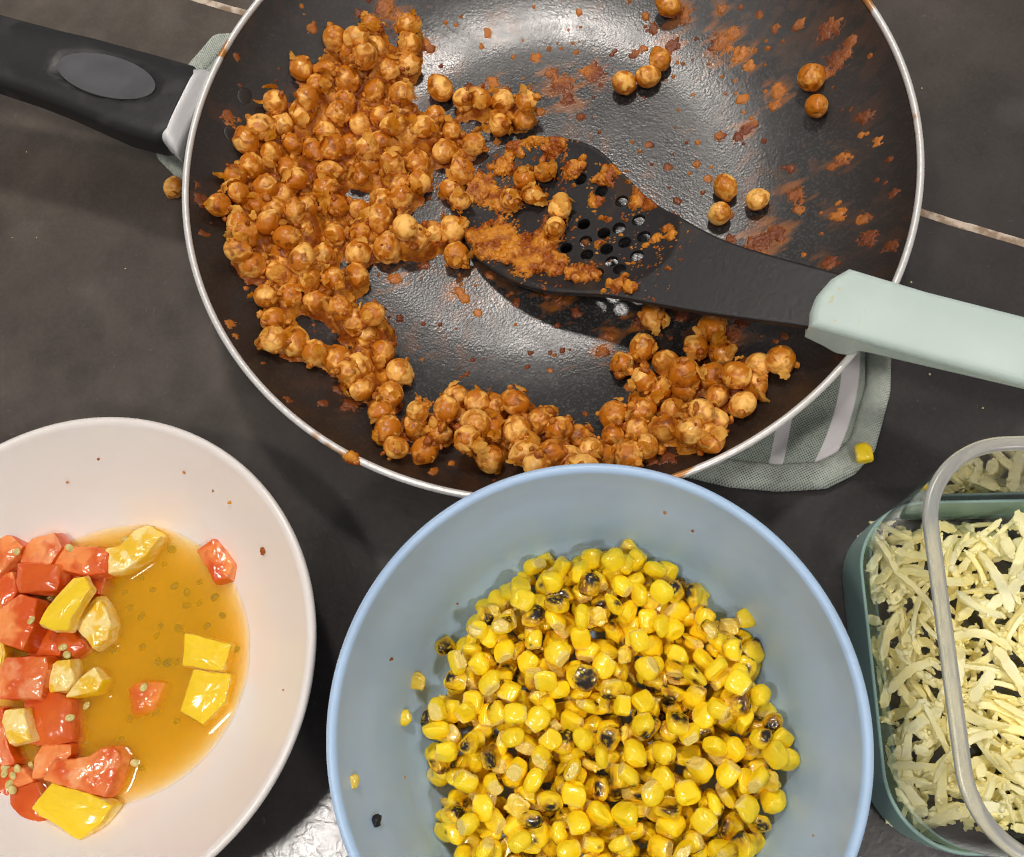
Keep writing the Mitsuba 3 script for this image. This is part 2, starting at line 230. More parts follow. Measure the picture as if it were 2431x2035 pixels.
# ------------------------------------------------------------------ frying pan
PROF = [(0,.0146),(.058,.0145),(.075,.0151),(.090,.0173),(.105,.0216),(.118,.0276),(.130,.0350),(.140,.0430),(.1465,.0508)]
zs_i = PchipInterpolator(*np.array(PROF).T)
def zs(x, y): return zs_i(np.minimum(np.hypot(x - PCX, y - PCY), .1465))
r_in = np.r_[.0004, np.linspace(.004, .096, 30), np.linspace(.099, .1465, 40)]
inner = [(r, float(zs_i(r))) for r in r_in]
outer = [(.1488, .0500), (.1425, .0412), (.1325, .033), (.1200, .0250), (.107, .0190), (.091, .0140), (.072, .0112), (.0004, .0110)]
add('frying_pan__body', lathe(inner + outer, (PCX, PCY), 240), 'm_nonstick', 50)
a = np.linspace(0, 2 * np.pi, 15)[:-1]
add('frying_pan__rim', lathe([(.1481 + .0014 * math.cos(t) , .0514 + .0014 * math.sin(t)) for t in np.r_[a, a[0]]], (PCX, PCY), 260), 'm_rim', True)
labels['frying_pan__rim'] = {'label': 'bare silver rim with orange sauce stains'}
tag('frying_pan', 'black non-stick frying pan with silver rim holding spiced chickpeas', 'frying pan')
HA, HD = np.array([-.1712, .2572]), np.array([-.9497, .3130]); HN = np.array([-HD[1], HD[0]])   # collar end, direction outwards, side
HN = -HN   # points away from the camera
def handle_ring(s, w, zt, th, m=64, e=.62):
    t = np.arange(m) * 2 * np.pi / m
    c, n_ = np.cos(t), np.sin(t)
    x = np.sign(c) * np.abs(c) ** e * w / 2; z = np.sign(n_) * np.abs(n_) ** e * th / 2 + zt - th / 2
    p = HA + HD * s
    return np.stack([p[0] + HN[0] * x, p[1] + HN[1] * x, z], 1)
def handle_spec(s):
    w = np.interp(s, [0, .004, .02, .04, .065, .1, .14, .17, .182, .187], [.036, .0405, .041, .038, .0345, .0325, .0315, .029, .018, .004])
    off = np.interp(s, [0, .02, .05, .1, .19], [0, 0, .0015, .0015, 0])
    return w, off, .0575 + .07 * s + .15 * s * s, np.interp(s, [0, .02, .06, .19], [.021, .022, .019, .016])
hs = np.r_[np.linspace(0, .008, 5), np.linspace(.010, .165, 60), np.linspace(.168, .187, 10)]
rg = []
for s in hs:
    w, off, zt, th = handle_spec(s); q = handle_ring(s, w, zt, th); q[:, :2] += HN * off; rg.append(q)
rg = np.array(rg)
IC, IA, IB = (.0345, .0012), .0225, .0098       # thumb recess: centre along/across, half axes
loc = np.stack([(rg[..., :2] - HA) @ HD, (rg[..., :2] - HA) @ HN], -1)
def recess(l): return np.sqrt(((l[..., 0] - IC[0]) / IA) ** 2 + ((l[..., 1] - IC[1] ) / IB) ** 2)
q = recess(loc); top = np.arange(64) < 33
rg[..., 2] -= np.where(top[None, :], np.clip(1.06 - q, 0, .10) / .10 * .0022, 0)
hm = to_man(loft(rg))
hc = HA + HD * .165
hole = manifold3d.Manifold.batch_hull([manifold3d.Manifold.cylinder(.1, .0032, .0032, 24).translate([*(hc + HD * d), .03]) for d in (-.006, .006)])
hm = hm - hole
mm = hm.to_mesh(); add('frying_pan__handle', trimesh.Trimesh(mm.vert_properties[:, :3], mm.tri_verts, process=False), 'm_handle', 40)
t = np.linspace(0, 2 * np.pi, 65)[:-1]; rr = np.linspace(.02, 1.0, 14)
gv = []
for k in rr:
    l0 = IC[0] + IA * k * np.cos(t); l1 = IC[1] + IB * k * np.sin(t)
    zt = np.array([handle_spec(s)[2] for s in l0]) - .0009 - .0013 * (1 - k * k)
    gv.append(np.stack([HA[0] + HD[0] * l0 + HN[0] * l1, HA[1] + HD[1] * l0 + HN[1] * l1, zt + .0003], 1))
gv = np.array(gv)
low = gv[-1:].copy(); low[..., 2] -= .003
add('frying_pan__grip_inset', loft(np.concatenate([gv, low])), 'm_grip_inset', 60)
labels['frying_pan__grip_inset'] = {'label': 'oval matt grey thumb recess in the handle'}
col = []
for s, w, th, zt in ((-.0055, .0425, .012, .0505), (-.0042, .0420, .014, .0525), (-.0022, .0405, .0165, .0550), (.000, .038, .018, .0565), (.004, .036, .017, .0565)):
    col.append(handle_ring(s, w, zt, th, 64, .5))
add('frying_pan__handle_collar', loft(np.array(col)), 'm_collar', 40)
labels['frying_pan__handle_collar'] = {'label': 'silver metal collar joining handle and pan'}
for an in (math.radians(163), math.radians(171)):
    k = 'frying_pan__' + numbered('rivet'); r = .1365; z = float(zs_i(r))
    c = np.array([PCX + r * math.cos(an), PCY + r * math.sin(an), z]); v = _I[2][0] * [.0040, .0040, .0006]
    nrm = np.array([-math.cos(an) * .75, -math.sin(an) * .75, .66]); nrm /= np.linalg.norm(nrm)
    ax = np.cross([0, 0, 1], nrm); ang = math.acos(nrm[2]); ax /= np.linalg.norm(ax)
    add(k, (v @ Rot.from_rotvec(ax * ang).as_matrix().T + c, _I[2][1]), 'm_nonstick', True)

# sauce left on the pan floor and walls, thin and uneven
def patches(U, V, hfun, gauss, seed, scale, cut, hmax, keep=None, specks=()):
    m = np.zeros(U.shape)
    for x, y, s in gauss: m = np.maximum(m, np.exp(-((U - x) ** 2 + (V - y) ** 2) / (1.1 * s * s)))
    n = nfbm(np.stack([U * scale, V * scale * 1.0, U * 0], -1), 4, seed) * .5 + nfbm(np.stack([U * scale * 3.2, V * scale * 3.2, U * 0], -1), 3, seed + 9) * .5
    h = m * .75 + n - cut
    for x, y, s in specks: h = np.maximum(h, .28 * (1 - ((U - x) ** 2 + (V - y) ** 2) / s ** 2) + .35 * (nz(np.stack([U * 900, V * 900, U * 0], -1)) - .5))
    if keep is not None: h = np.where(keep, h, -1)
    z = hfun(U, V) + np.clip(h, -.02, 1) ** 1 * 1.0 * 0 + hmax * np.sqrt(np.clip(h, 0, 1)) + np.where(h > 0, .00012, -.0004)
    i, j = np.meshgrid(np.arange(U.shape[0] - 1), np.arange(U.shape[1] - 1), indexing='ij'); M = U.shape[1]
    quad = np.stack([i * M + j, (i + 1) * M + j, (i + 1) * M + j + 1, i * M + j + 1], -1).reshape(-1, 4)
    ok = (h.ravel()[quad] > 0).any(1); quad = quad[ok]
    f = np.vstack([quad[:, [0, 1, 2]], quad[:, [0, 2, 3]]])
    used, inv = np.unique(f, return_inverse=True)
    return np.stack([U.ravel(), V.ravel(), z.ravel()], 1)[used], inv.reshape(-1, 3)
g = np.arange(-.1465, .1466, .0005); U, V = np.meshgrid(g + PCX, g + PCY, indexing='ij')
sp = []
while len(sp) < 420:
    an, r = rng.uniform(0, 2 * np.pi), .142 * math.sqrt(rng.uniform(0, 1)); sp.append((PCX + r * math.cos(an), PCY + r * math.sin(an), rng.choice([.0006, .0009, .0012, .0019, .0026], p=[.3, .35, .2, .1, .05])))
add('sauce_residue', patches(U, V, zs, SMEAR, 3, 430, .98, .0014, np.hypot(U - PCX, V - PCY) < .1452, sp), 'm_residue', True)
tag('sauce_residue', 'thin orange brown sauce smeared and dried over the pan floor and walls', 'sauce', kind='stuff')

# ------------------------------------------------------------------ chickpeas
CH = MM([(-91.8,131.6,35.9,5.4,'F'),(-82.9,121.6,38.0,5.2,'F'),(-80.7,129.9,33.1,5.5,'F'),(-79.1,112.6,42.6,5.6,'F'),(-74.6,103.9,47.1,5.2,'F'),(-69.2,115.4,37.6,5.3,'F'),(-67.4,118.9,44.5,5.1,'F'),(-64.1,103.3,44.5,5.5,'F'),(-60.1,112.3,37.1,5.3,'F'),(-57.1,121.4,39.3,5.9,'F'),(-55.5,130.4,27.3,5.4,'F'),(-53.1,118.9,32.1,5.2,'F'),(-47.2,105.9,50.7,5.4,'F'),(-46.0,126.0,32.6,5.1,'F'),(-44.9,112.7,45.8,5.7,'F'),(-39.8,99.9,42.0,5.2,'F'),(-39.5,114.1,38.8,5.8,'F'),(-39.4,125.2,27.7,5.5,'F'),(-31.8,112.7,33.9,6.0,'F'),(-31.0,125.2,33.6,5.8,'F'),(-30.6,128.1,25.8,5.1,'F'),(-29.5,111.2,42.4,5.8,'F'),(-26.1,103.1,42.5,5.4,'F'),(-25.5,99.6,50.4,5.9,'F'),(-20.9,116.4,36.6,5.6,'F'),(-20.7,92.1,60.5,5.2,'F'),(-20.6,119.5,29.0,5.1,'F'),(-15.6,97.2,56.6,5.9,'F'),(-13.5,112.3,38.0,5.2,'F'),(-9.9,95.4,54.3,5.7,'F'),(-6.6,111.0,33.7,5.0,'F'),(-4.2,90.6,59.4,5.8,'F'),(-2.4,99.2,51.6,5.5,'F'),(2.1,98.5,43.9,5.9,'F'),(6.6,109.5,35.8,5.0,'F'),(7.4,120.1,30.8,5.6,'F'),(11.6,99.3,45.3,5.3,'F'),(11.7,143.7,22.7,5.2,'F'),(16.4,111.5,36.3,5.2,'F'),(17.5,121.1,31.4,5.3,'F'),(18.6,103.2,42.6,5.4,'F'),(19.3,133.1,33.3,5.6,'F'),(20.0,151.1,22.3,5.6,'F'),(24.6,164.7,20.8,5.6,'F'),(25.1,129.5,28.5,5.0,'F'),(26.5,110.8,39.1,5.3,'F'),(28.8,142.5,25.6,5.9,'F'),(30.0,120.2,34.2,5.2,'F'),(33.5,104.5,55.3,5.5,'F'),(34.2,133.7,38.4,5.9,'F'),(34.6,130.5,30.4,5.3,'F'),(38.3,113.0,50.7,6.0,'F'),(41.2,102.9,51.1,5.9,'F'),(41.3,148.9,25.7,5.5,'F'),(43.9,111.7,43.9,5.4,'F'),(46.0,133.6,32.3,5.4,'F'),(46.8,124.3,36.8,5.1,'F'),(47.7,157.4,25.2,5.8,'F'),(50.5,145.2,28.7,5.1,'F'),(53.1,129.5,45.0,5.7,'F'),(54.6,118.0,44.3,5.6,'F'),(60.3,126.9,40.9,5.3,'F'),(62.9,136.1,37.3,5.5,'F'),(70.3,135.9,42.3,5.9,'F'),(-66.2,282.6,20.7,6.0,'I'),(17.3,280.2,20.3,6.0,'I'),(27.8,283.1,20.2,5.5,'I'),(33.5,291.0,20.9,5.3,'I'),(38.3,315.4,26.5,5.4,'I'),(54.9,211.6,20.5,5.5,'I'),(58.0,224.6,20.8,5.7,'I'),(70.5,216.4,22.5,5.2,'I'),(95.0,266.5,34.9,5.7,'I'),(96.3,253.3,33.4,5.4,'I'),(-153.5,211.7,46.5,5.8,'L'),(-149.8,228.3,41.7,5.1,'L'),(-146.9,246.1,40.9,5.5,'L'),(-146.7,218.7,43.6,5.4,'L'),(-146.5,205.9,41.1,5.4,'L'),(-144.5,235.0,38.4,5.4,'L'),(-143.5,189.8,47.4,5.6,'L'),(-142.3,199.7,43.3,5.4,'L'),(-141.9,217.2,36.9,5.4,'L'),(-141.6,254.2,38.5,5.9,'L'),(-139.2,186.2,40.5,5.9,'L'),(-137.7,243.7,34.2,5.1,'L'),(-137.6,224.7,37.3,5.2,'L'),(-136.8,267.1,37.7,6.0,'L'),(-134.1,258.3,34.0,5.4,'L'),(-133.2,204.4,43.3,5.7,'L'),(-132.8,212.6,39.4,5.8,'L'),(-132.8,172.5,39.4,5.3,'L'),(-132.5,224.7,31.0,5.2,'L'),(-131.3,185.9,35.5,5.2,'L'),(-130.4,237.0,32.3,5.4,'L'),(-129.7,250.2,30.5,5.2,'L'),(-128.9,193.9,32.7,5.9,'L'),(-128.4,161.3,40.7,5.5,'L'),(-126.7,285.6,36.1,5.8,'L'),(-126.4,265.9,31.2,5.4,'L'),(-125.8,150.7,45.0,5.6,'L'),(-125.6,231.0,33.1,5.3,'L'),(-125.5,198.5,39.7,5.7,'L'),(-124.9,213.2,34.8,5.8,'L'),(-124.7,174.6,34.3,5.5,'L'),(-123.6,208.4,27.8,5.3,'L'),(-122.3,220.5,26.6,5.3,'L'),(-122.3,269.1,37.4,5.1,'L'),(-121.7,249.4,26.8,5.2,'L'),(-119.9,279.5,32.6,5.1,'L'),(-119.2,152.1,39.3,5.7,'L'),(-117.6,186.6,42.5,5.8,'L'),(-117.0,286.8,31.2,5.4,'L'),(-116.8,259.1,25.9,5.1,'L'),(-116.3,181.0,35.6,5.8,'L'),(-116.1,230.1,25.0,5.9,'L'),(-114.5,239.8,24.0,5.2,'L'),(-114.2,173.4,30.7,5.5,'L'),(-113.9,196.9,25.7,5.5,'L'),(-113.3,250.1,26.6,5.3,'L'),(-113.2,181.5,27.6,5.5,'L'),(-112.8,302.0,34.5,5.9,'L'),(-111.3,147.7,37.2,5.2,'L'),(-110.5,208.5,23.4,5.2,'L'),(-110.2,267.7,27.8,5.0,'L'),(-110.2,222.5,24.0,5.1,'L'),(-108.7,275.2,25.3,5.0,'L'),(-107.3,283.5,29.0,6.0,'L'),(-106.9,182.9,32.7,5.0,'L'),(-106.7,254.1,22.6,5.2,'L'),(-106.2,296.8,29.9,5.8,'L'),(-105.4,172.6,26.2,5.0,'L'),(-103.2,145.7,34.3,5.7,'L'),(-102.7,298.8,37.5,5.3,'L'),(-102.2,264.2,22.7,5.4,'L'),(-101.3,239.4,21.2,5.2,'L'),(-101.2,165.7,39.0,5.1,'L'),(-100.9,221.7,21.1,5.2,'L'),(-100.0,188.3,22.9,5.5,'L'),(-99.9,199.7,22.4,5.9,'L'),(-99.9,209.9,21.3,5.4,'L'),(-98.4,291.3,34.3,5.8,'L'),(-97.2,138.3,38.7,5.1,'L'),(-97.1,162.9,32.4,5.6,'L'),(-97.0,311.3,30.8,5.2,'L'),(-96.2,281.6,23.4,5.4,'L'),(-95.7,245.1,32.3,5.2,'L'),(-94.9,242.6,25.0,5.1,'L'),(-94.8,301.4,27.5,5.9,'L'),(-94.7,143.1,32.2,5.8,'L'),(-93.2,159.1,26.0,5.3,'L'),(-92.7,255.5,20.7,5.5,'L'),(-92.7,268.3,21.5,5.6,'L'),(-91.4,216.6,21.0,6.0,'L'),(-91.1,226.1,20.5,5.7,'L'),(-89.4,291.6,23.8,5.6,'L'),(-88.9,164.3,35.7,5.7,'L'),(-87.7,201.7,20.9,6.0,'L'),(-86.2,150.9,26.7,5.6,'L'),(-85.4,239.6,27.3,5.9,'L'),(-85.3,259.7,27.6,5.7,'L'),(-85.1,235.2,19.9,5.4,'L'),(-83.8,271.2,20.7,5.5,'L'),(-82.5,275.4,27.9,5.5,'L'),(-82.4,226.9,20.4,5.3,'L'),(-80.9,295.4,22.7,5.3,'L'),(-80.7,313.3,26.9,5.5,'L'),(-80.1,305.0,24.2,5.1,'L'),(-79.7,259.6,20.5,5.9,'L'),(-78.5,141.8,28.0,5.9,'L'),(-77.8,205.9,31.3,5.5,'L'),(-75.6,244.5,20.3,5.9,'L'),(-74.6,234.8,19.6,5.2,'L'),(-73.8,205.6,23.7,5.7,'L'),(-72.6,259.4,25.6,5.2,'L'),(-68.2,269.1,19.5,5.1,'L'),(-68.0,209.9,19.4,5.0,'L'),(-63.6,249.7,19.8,5.4,'L'),(-60.8,230.5,19.4,5.0,'L'),(-60.6,260.1,19.4,5.0,'L'),(-59.2,210.4,19.9,5.6,'L'),(-57.4,197.7,19.9,5.5,'L'),(-55.6,238.8,20.3,5.9,'L'),(-55.0,276.5,20.1,5.7,'L'),(-50.6,252.5,20.1,5.7,'L'),(-47.2,274.4,22.9,5.0,'L'),(-39.0,262.5,19.4,5.1,'L'),(-37.7,274.4,20.0,5.7,'L'),(-27.9,264.1,20.2,5.8,'L'),(-26.5,268.0,27.7,5.3,'L')])
def rdir():
    d = rng.normal(size=3); return d / np.linalg.norm(d)
def pea_mesh(r, squash=None):
    p = _I[3][0].copy(); s = rng.uniform(0, 100)
    d = np.ones(len(p))
    for _ in range(6): d += rng.uniform(-.075, .075) * np.exp(rng.uniform(3, 7) * (p @ rdir() - 1))
    d += rng.uniform(.10, .30) * np.exp(-((1 - p[:, 2]) / .06)) - rng.uniform(.02, .10) * np.exp(-(p[:, 0] / .12) ** 2) * np.clip(p[:, 2] + .2, 0, 1)
    for _ in range(rng.integers(2, 8)): d += rng.uniform(.03, .15) * np.exp(rng.uniform(25, 90) * (p @ rdir() - 1))
    d += (nfbm(p * 9 + s, 2) - .5) * .025
    v = p * d[:, None] * r * rng.uniform(.90, 1.04) * np.array([rng.uniform(.90, 1.04), rng.uniform(.88, 1.03), rng.uniform(.98, 1.12)])
    return v @ rrot().T, _I[3][1]
GL = {'L': ('chickpea coated in orange sauce in the big heap at the left of the pan', 'chickpeas in the left heap'),
      'F': ('chickpea coated in orange sauce in the row along the front of the pan', 'chickpeas along the front of the pan'),
      'I': ('lone sauce-coated chickpea on the bare pan floor away from both heaps', 'stray chickpeas on the pan floor')}
GF = {'L': 'orange sauced chickpea %s of the big left heap', 'F': 'orange sauced chickpea %s of the front row in pan', 'I': 'lone sauced chickpea %s of the bare pan floor'}
GN = {'L': (3, 7), 'F': (5, 3), 'I': (3, 3)}
for x, y, z, r, g in CH:
    k = numbered('chickpea'); v, f = pea_mesh(r)
    add(k, (v + [x, y, z], f), 'm_pea', True); tag(k, GL[g][0], 'chickpea', GL[g][1]); POS[k] = (np.array([x, y, z]), GF[g], *GN[g])
v, f = pea_mesh(.0050); k = numbered('chickpea'); add(k, (v + [-.1950, .2482, .0048], f), 'm_pea', True); tag(k, 'single chickpea lying on the dark table beside the pan handle', 'chickpea')

# mashed chickpea paste and loose skins between the peas
P = np.array([c[:4] for c in CH if c[4] != 'I'])
g = np.arange(-.13, .13, .0009); U, V = np.meshgrid(g + PCX, g + PCY, indexing='ij')
dens = np.zeros(U.shape); hz = np.zeros(U.shape)
for x, y, z, r in P:
    w_ = np.exp(-((U - x) ** 2 + (V - y) ** 2) / (2 * .0052 ** 2)); dens += w_ * (1 if x < -.03 and y > .13 else .62); hz += w_ * z * (1 if x < -.03 and y > .13 else .62)
hz = hz / np.maximum(dens, 1e-6)
n = nfbm(np.stack([U * 190, V * 190, U * 0], -1), 4, 21); n2 = nfbm(np.stack([U * 700, V * 700, U * 0], -1), 3, 5)
top_ = hz - np.where((U < -.03) & (V > .13), .0024, .0034) + (n - .5) * .008 + (n2 - .5) * .0030
edge = np.clip((dens - .80 + (n - .5) * .9) / .5, 0, 1)
zt = zs(U, V) - .0004 + edge * np.maximum(top_ - zs(U, V), .0004)
i, j = np.meshgrid(np.arange(len(g) - 1), np.arange(len(g) - 1), indexing='ij'); M = len(g)
quad = np.stack([i * M + j, (i + 1) * M + j, (i + 1) * M + j + 1, i * M + j + 1], -1).reshape(-1, 4)
quad = quad[(edge.ravel()[quad] > 0).any(1)]
f = np.vstack([quad[:, [0, 1, 2]], quad[:, [0, 2, 3]]]); used, inv = np.unique(f, return_inverse=True)
paste = (np.stack([U.ravel(), V.ravel(), zt.ravel()], 1)[used], inv.reshape(-1, 3))
def crumb(c, s, sub=2):
    p = _I[sub][0]; o = rng.uniform(0, 99)
    d = 1 + .9 * (nfbm(p * 1.7 + o, 3) - .5) + .5 * (nfbm(p * 5 + o, 2) - .5)
    return (p * d[:, None] * s * rng.uniform(.55, 1.1, 3)) @ rrot().T + c, _I[sub][1]
L = [paste]
for x, y, z, r in P:
    for _ in range(rng.integers(2, 7)):
        d = rng.normal(0, 1, 3); d[2] = d[2] * .6 + .15; d /= np.linalg.norm(d)
        L.append(crumb(np.array([x, y, z]) + d * r * rng.uniform(.92, 1.12), rng.uniform(.0006, .0021)))
add('chickpea_mash', cat_mesh(L), 'm_mash', True)
tag('chickpea_mash', 'mashed chickpea and spice paste clinging between the chickpeas in the pan', 'mash', kind='stuff')
def skin_flake(c, nrm, rad, size):
    m_, q_ = 9, 9
    a_, b_ = np.meshgrid(np.linspace(-1, 1, m_), np.linspace(-1, 1, q_), indexing='ij'); o = rng.uniform(0, 99)
    e = 1 + .9 * (nfbm(np.stack([np.arctan2(b_, a_) * 1.5 + o, a_ * 0, a_ * 0], -1), 3) - .5)
    rho = np.maximum(np.abs(a_), np.abs(b_)); nn = np.sqrt(a_ ** 2 + b_ ** 2) + 1e-9
    x_, y_ = a_ / nn * rho * size * e, b_ / nn * rho * size * e * rng.uniform(.5, 1)
    curl = rng.uniform(.5, 1.6); z_ = -(x_ ** 2 + (y_ * .6) ** 2) / (2 * rad) * curl + (nfbm(np.stack([x_ * 700 + o, y_ * 700, x_ * 0], -1), 2) - .5) * .0016
    w_ = rng.normal(size=3); e1 = np.cross(nrm, w_); e1 /= np.linalg.norm(e1); e2 = np.cross(nrm, e1)
    p = c + x_[..., None] * e1 + y_[..., None] * e2 + z_[..., None] * nrm
    return p.reshape(-1, 3), grid_faces(m_, q_)
L = []
for x, y, z, r in P:
    for _ in range(rng.integers(0, 5)):
        d = rng.normal(0, 1, 3); d[2] = abs(d[2]) * .8 + .1; d /= np.linalg.norm(d); tilt = d + rng.normal(0, .45, 3); tilt /= np.linalg.norm(tilt)
        L.append(skin_flake(np.array([x, y, z]) + d * (r * 1.10 + .0006), tilt, r * 1.05, rng.uniform(.0014, .0038)))
add('chickpea_skins', cat_mesh(L), 'm_skin', True)
tag('chickpea_skins', 'torn papery chickpea skins stuck over the heap in the pan', 'skins', kind='stuff')

# ------------------------------------------------------------------ slotted spoon
TIP = np.array([-.0545, .215]); SU = np.array([.903, -.43]) / math.hypot(.903, .43); SV = np.array([-SU[1], SU[0]])
ub = np.array([-7, -6.4, -4, 0, 6, 14, 23, 33, 43, 52, 61, 76, 95, 112, 132, 153, 170]) / 1000
vt = PchipInterpolator(ub, np.array([17, 25, 35, 41, 45.7, 49, 50.8, 50.3, 47.8, 43.5, 38.2, 29.4, 21.7, 17.3, 15.3, 14.2, 13.5]) / 1000)
vb = PchipInterpolator(ub, np.array([13, 8, 3, -2.6, -9.7, -15.5, -19, -21.5, -22.6, -22.2, -20.5, -17.4, -15.9, -14.5, -12.2, -9.6, -8.6]) / 1000)
def dish(u, v):
    du, dv = u - .041, v - .0145; c, s = .985, -.17
    a_, b_ = du * c + dv * s, -du * s + dv * c
    q = np.sqrt((a_ / .0515) ** 2 + (b_ / .0335) ** 2)
    return .0068 * np.clip(1 - q ** 3.2, 0, 1) ** .9
def sp_top(u, v): return .0185 + .28 * np.maximum(u, 0) - dish(u, v)
uu = np.r_[np.linspace(-.007, .10, 150), np.linspace(.101, .165, 40)]; tv = np.linspace(0, 1, 90)
Ug = np.repeat(uu[:, None], 90, 1); Vg = vb(uu)[:, None] * (1 - tv) + vt(uu)[:, None] * tv
zt = sp_top(Ug, Vg); bev = np.minimum(tv, 1 - tv)[None, :] * (vt(uu) - vb(uu))[:, None]
zt = zt - .0007 * np.clip(1 - bev / .0012, 0, 1) ** 2; zb = sp_top(Ug, Vg) - .0024 - .004 * np.clip((Ug - .085) / .04, 0, 1) * np.clip(bev / .006, 0, 1)
W3 = lambda u, v, z: np.stack([TIP[0] + SU[0] * u + SV[0] * v, TIP[1] + SU[1] * u + SV[1] * v, z], -1)
topv, botv = W3(Ug, Vg, zt).reshape(-1, 3), W3(Ug, Vg, zb).reshape(-1, 3); n, m = Ug.shape
f = grid_faces(n, m); idx = np.arange(n * m).reshape(n, m); bd = np.r_[idx[0, :], idx[1:, -1], idx[-1, -2::-1], idx[-2:0:-1, 0]]; nx = np.roll(bd, -1); N = n * m
sm = to_man((np.vstack([topv, botv]), np.vstack([f, f[:, ::-1] + N, np.stack([bd, nx, nx + N], 1), np.stack([bd, nx + N, bd + N], 1)])))
for u, v in MM([(50.6,14.8),(60.8,12.6),(65.9,16.2),(72.5,21.0),(51.3,31.4),(61.8,28.4),(54.9,7.2),(65.2,5.3),(71.2,10.0),(77.8,13.9),(58.3,0.9),(69.8,0.0),(78.7,4.6),(74.6,-3.2),(66.5,-6.9),(48.3,1.9),(39.9,35.1)]):
    p = W3(u, v, 0.0); sm = sm - manifold3d.Manifold.cylinder(.1, .0027, .0027, 28).scale([1, 1.0, 1]).translate([float(p[0]), float(p[1]), 0])
mm = sm.to_mesh(); add('slotted_spoon__head', trimesh.Trimesh(mm.vert_properties[:, :3], mm.tri_verts, process=False), 'm_nylon', 35)
ng, mg, RF = 170, 64, .0026
th_ = np.linspace(0, 1, mg); th_ = .5 - .5 * np.cos(np.pi * th_)
uf = np.interp(th_, [0, .22, .45, .75, 1], [.1512, .1494, .1492, .1515, .1560])
sg = np.r_[0, .0003, .0008, .0014, .002, .0026, .0034, np.linspace(.0045, .175, ng - 7)]
Ug = uf[None, :] + sg[:, None]; lo = np.interp(Ug, [.15, .19, .33], [-.0108, -.0114, -.012]); hi = np.interp(Ug, [.15, .183, .33], [.0156, .0134, .0110])
Vg = lo + (hi - lo) * th_
de = np.minimum(np.minimum(th_, 1 - th_)[None, :] * (hi - lo), sg[:, None]); fl = np.where(de < RF, RF - np.sqrt(np.maximum(RF ** 2 - (RF - de) ** 2, 0)), 0)
zt = np.interp(Ug, [.145, .33], [.0637, .1060]) - fl + .0009 * (1 - ((th_ - .5) * 2) ** 2)
zb = PchipInterpolator([.140, .150, .159, .1635, .1675, .1705, .176, .34], [.0535, .0520, .0505, .0490, .0510, .0575, .0600, .0980])(Ug) + fl * .8
topv, botv = W3(Ug, Vg, zt).reshape(-1, 3), W3(Ug, Vg, np.minimum(zb, zt - .0004)).reshape(-1, 3); n, m = Ug.shape
f = grid_faces(n, m); idx = np.arange(n * m).reshape(n, m); bd = np.r_[idx[0, :], idx[1:, -1], idx[-1, -2::-1], idx[-2:0:-1, 0]]; nx = np.roll(bd, -1); N = n * m
add('slotted_spoon__grip', (np.vstack([topv, botv]), np.vstack([f, f[:, ::-1] + N, np.stack([bd, nx, nx + N], 1), np.stack([bd, nx + N, bd + N], 1)])), 'm_sage', 50)
labels['slotted_spoon__grip'] = {'label': 'pale sage green grip resting on the pan rim'}
tag('slotted_spoon', 'black slotted spoon with pale sage grip lying across the frying pan', 'spoon')
g1, g2 = np.arange(-.006, .098, .0005), np.arange(-.022, .051, .0005); U, V = np.meshgrid(g1, g2, indexing='ij')
HL = np.array(MM([(50.6,14.8),(60.8,12.6),(65.9,16.2),(72.5,21.0),(51.3,31.4),(61.8,28.4),(54.9,7.2),(65.2,5.3),(71.2,10.0),(77.8,13.9),(58.3,0.9),(69.8,0.0),(78.7,4.6),(74.6,-3.2),(66.5,-6.9),(48.3,1.9),(39.9,35.1)])); near = np.min(np.hypot(U[..., None] - HL[:, 0], V[..., None] - HL[:, 1]), -1)
v, f = patches(U, V, sp_top, MM([(-0.9,18.1,6.8),(11.6,16.9,5.8),(17.6,-3.1,7.8),(27.4,-4.7,6.8),(37.4,-7.4,7.3),(46.4,-7.0,4.8),(16.9,-10.7,4.8),(38.5,3.5,5.8),(11.2,47.5,3.9),(22.8,46.2,4.4),(34.8,38.1,3.4),(4.0,32.3,3.9),(5.0,41.1,2.9),(62.1,-8.6,3.9),(57.6,-10.5,2.9),(77.1,-11.5,2.4),(83.3,-11.6,1.9),(50.7,36.8,2.9),(52.1,40.5,1.9),(68.4,30.0,2.9),(50.7,27.2,2.9),(83.5,14.1,1.5),(88.0,15.3,1.9),(74.6,28.8,2.4),(60.9,7.1,1.5),(35.5,-11.2,4.4),(6.8,-5.1,3.9)]), 31, 380, .67, .0030, (V > vb(U) + .0008) & (V < vt(U) - .0008) & (near > .0034), [(rng.uniform(-.005, .095), rng.uniform(-.02, .045), rng.choice([.0006, .001, .0016])) for _ in range(60)])
L = [(W3(v[:, 0], v[:, 1], v[:, 2]), f)]
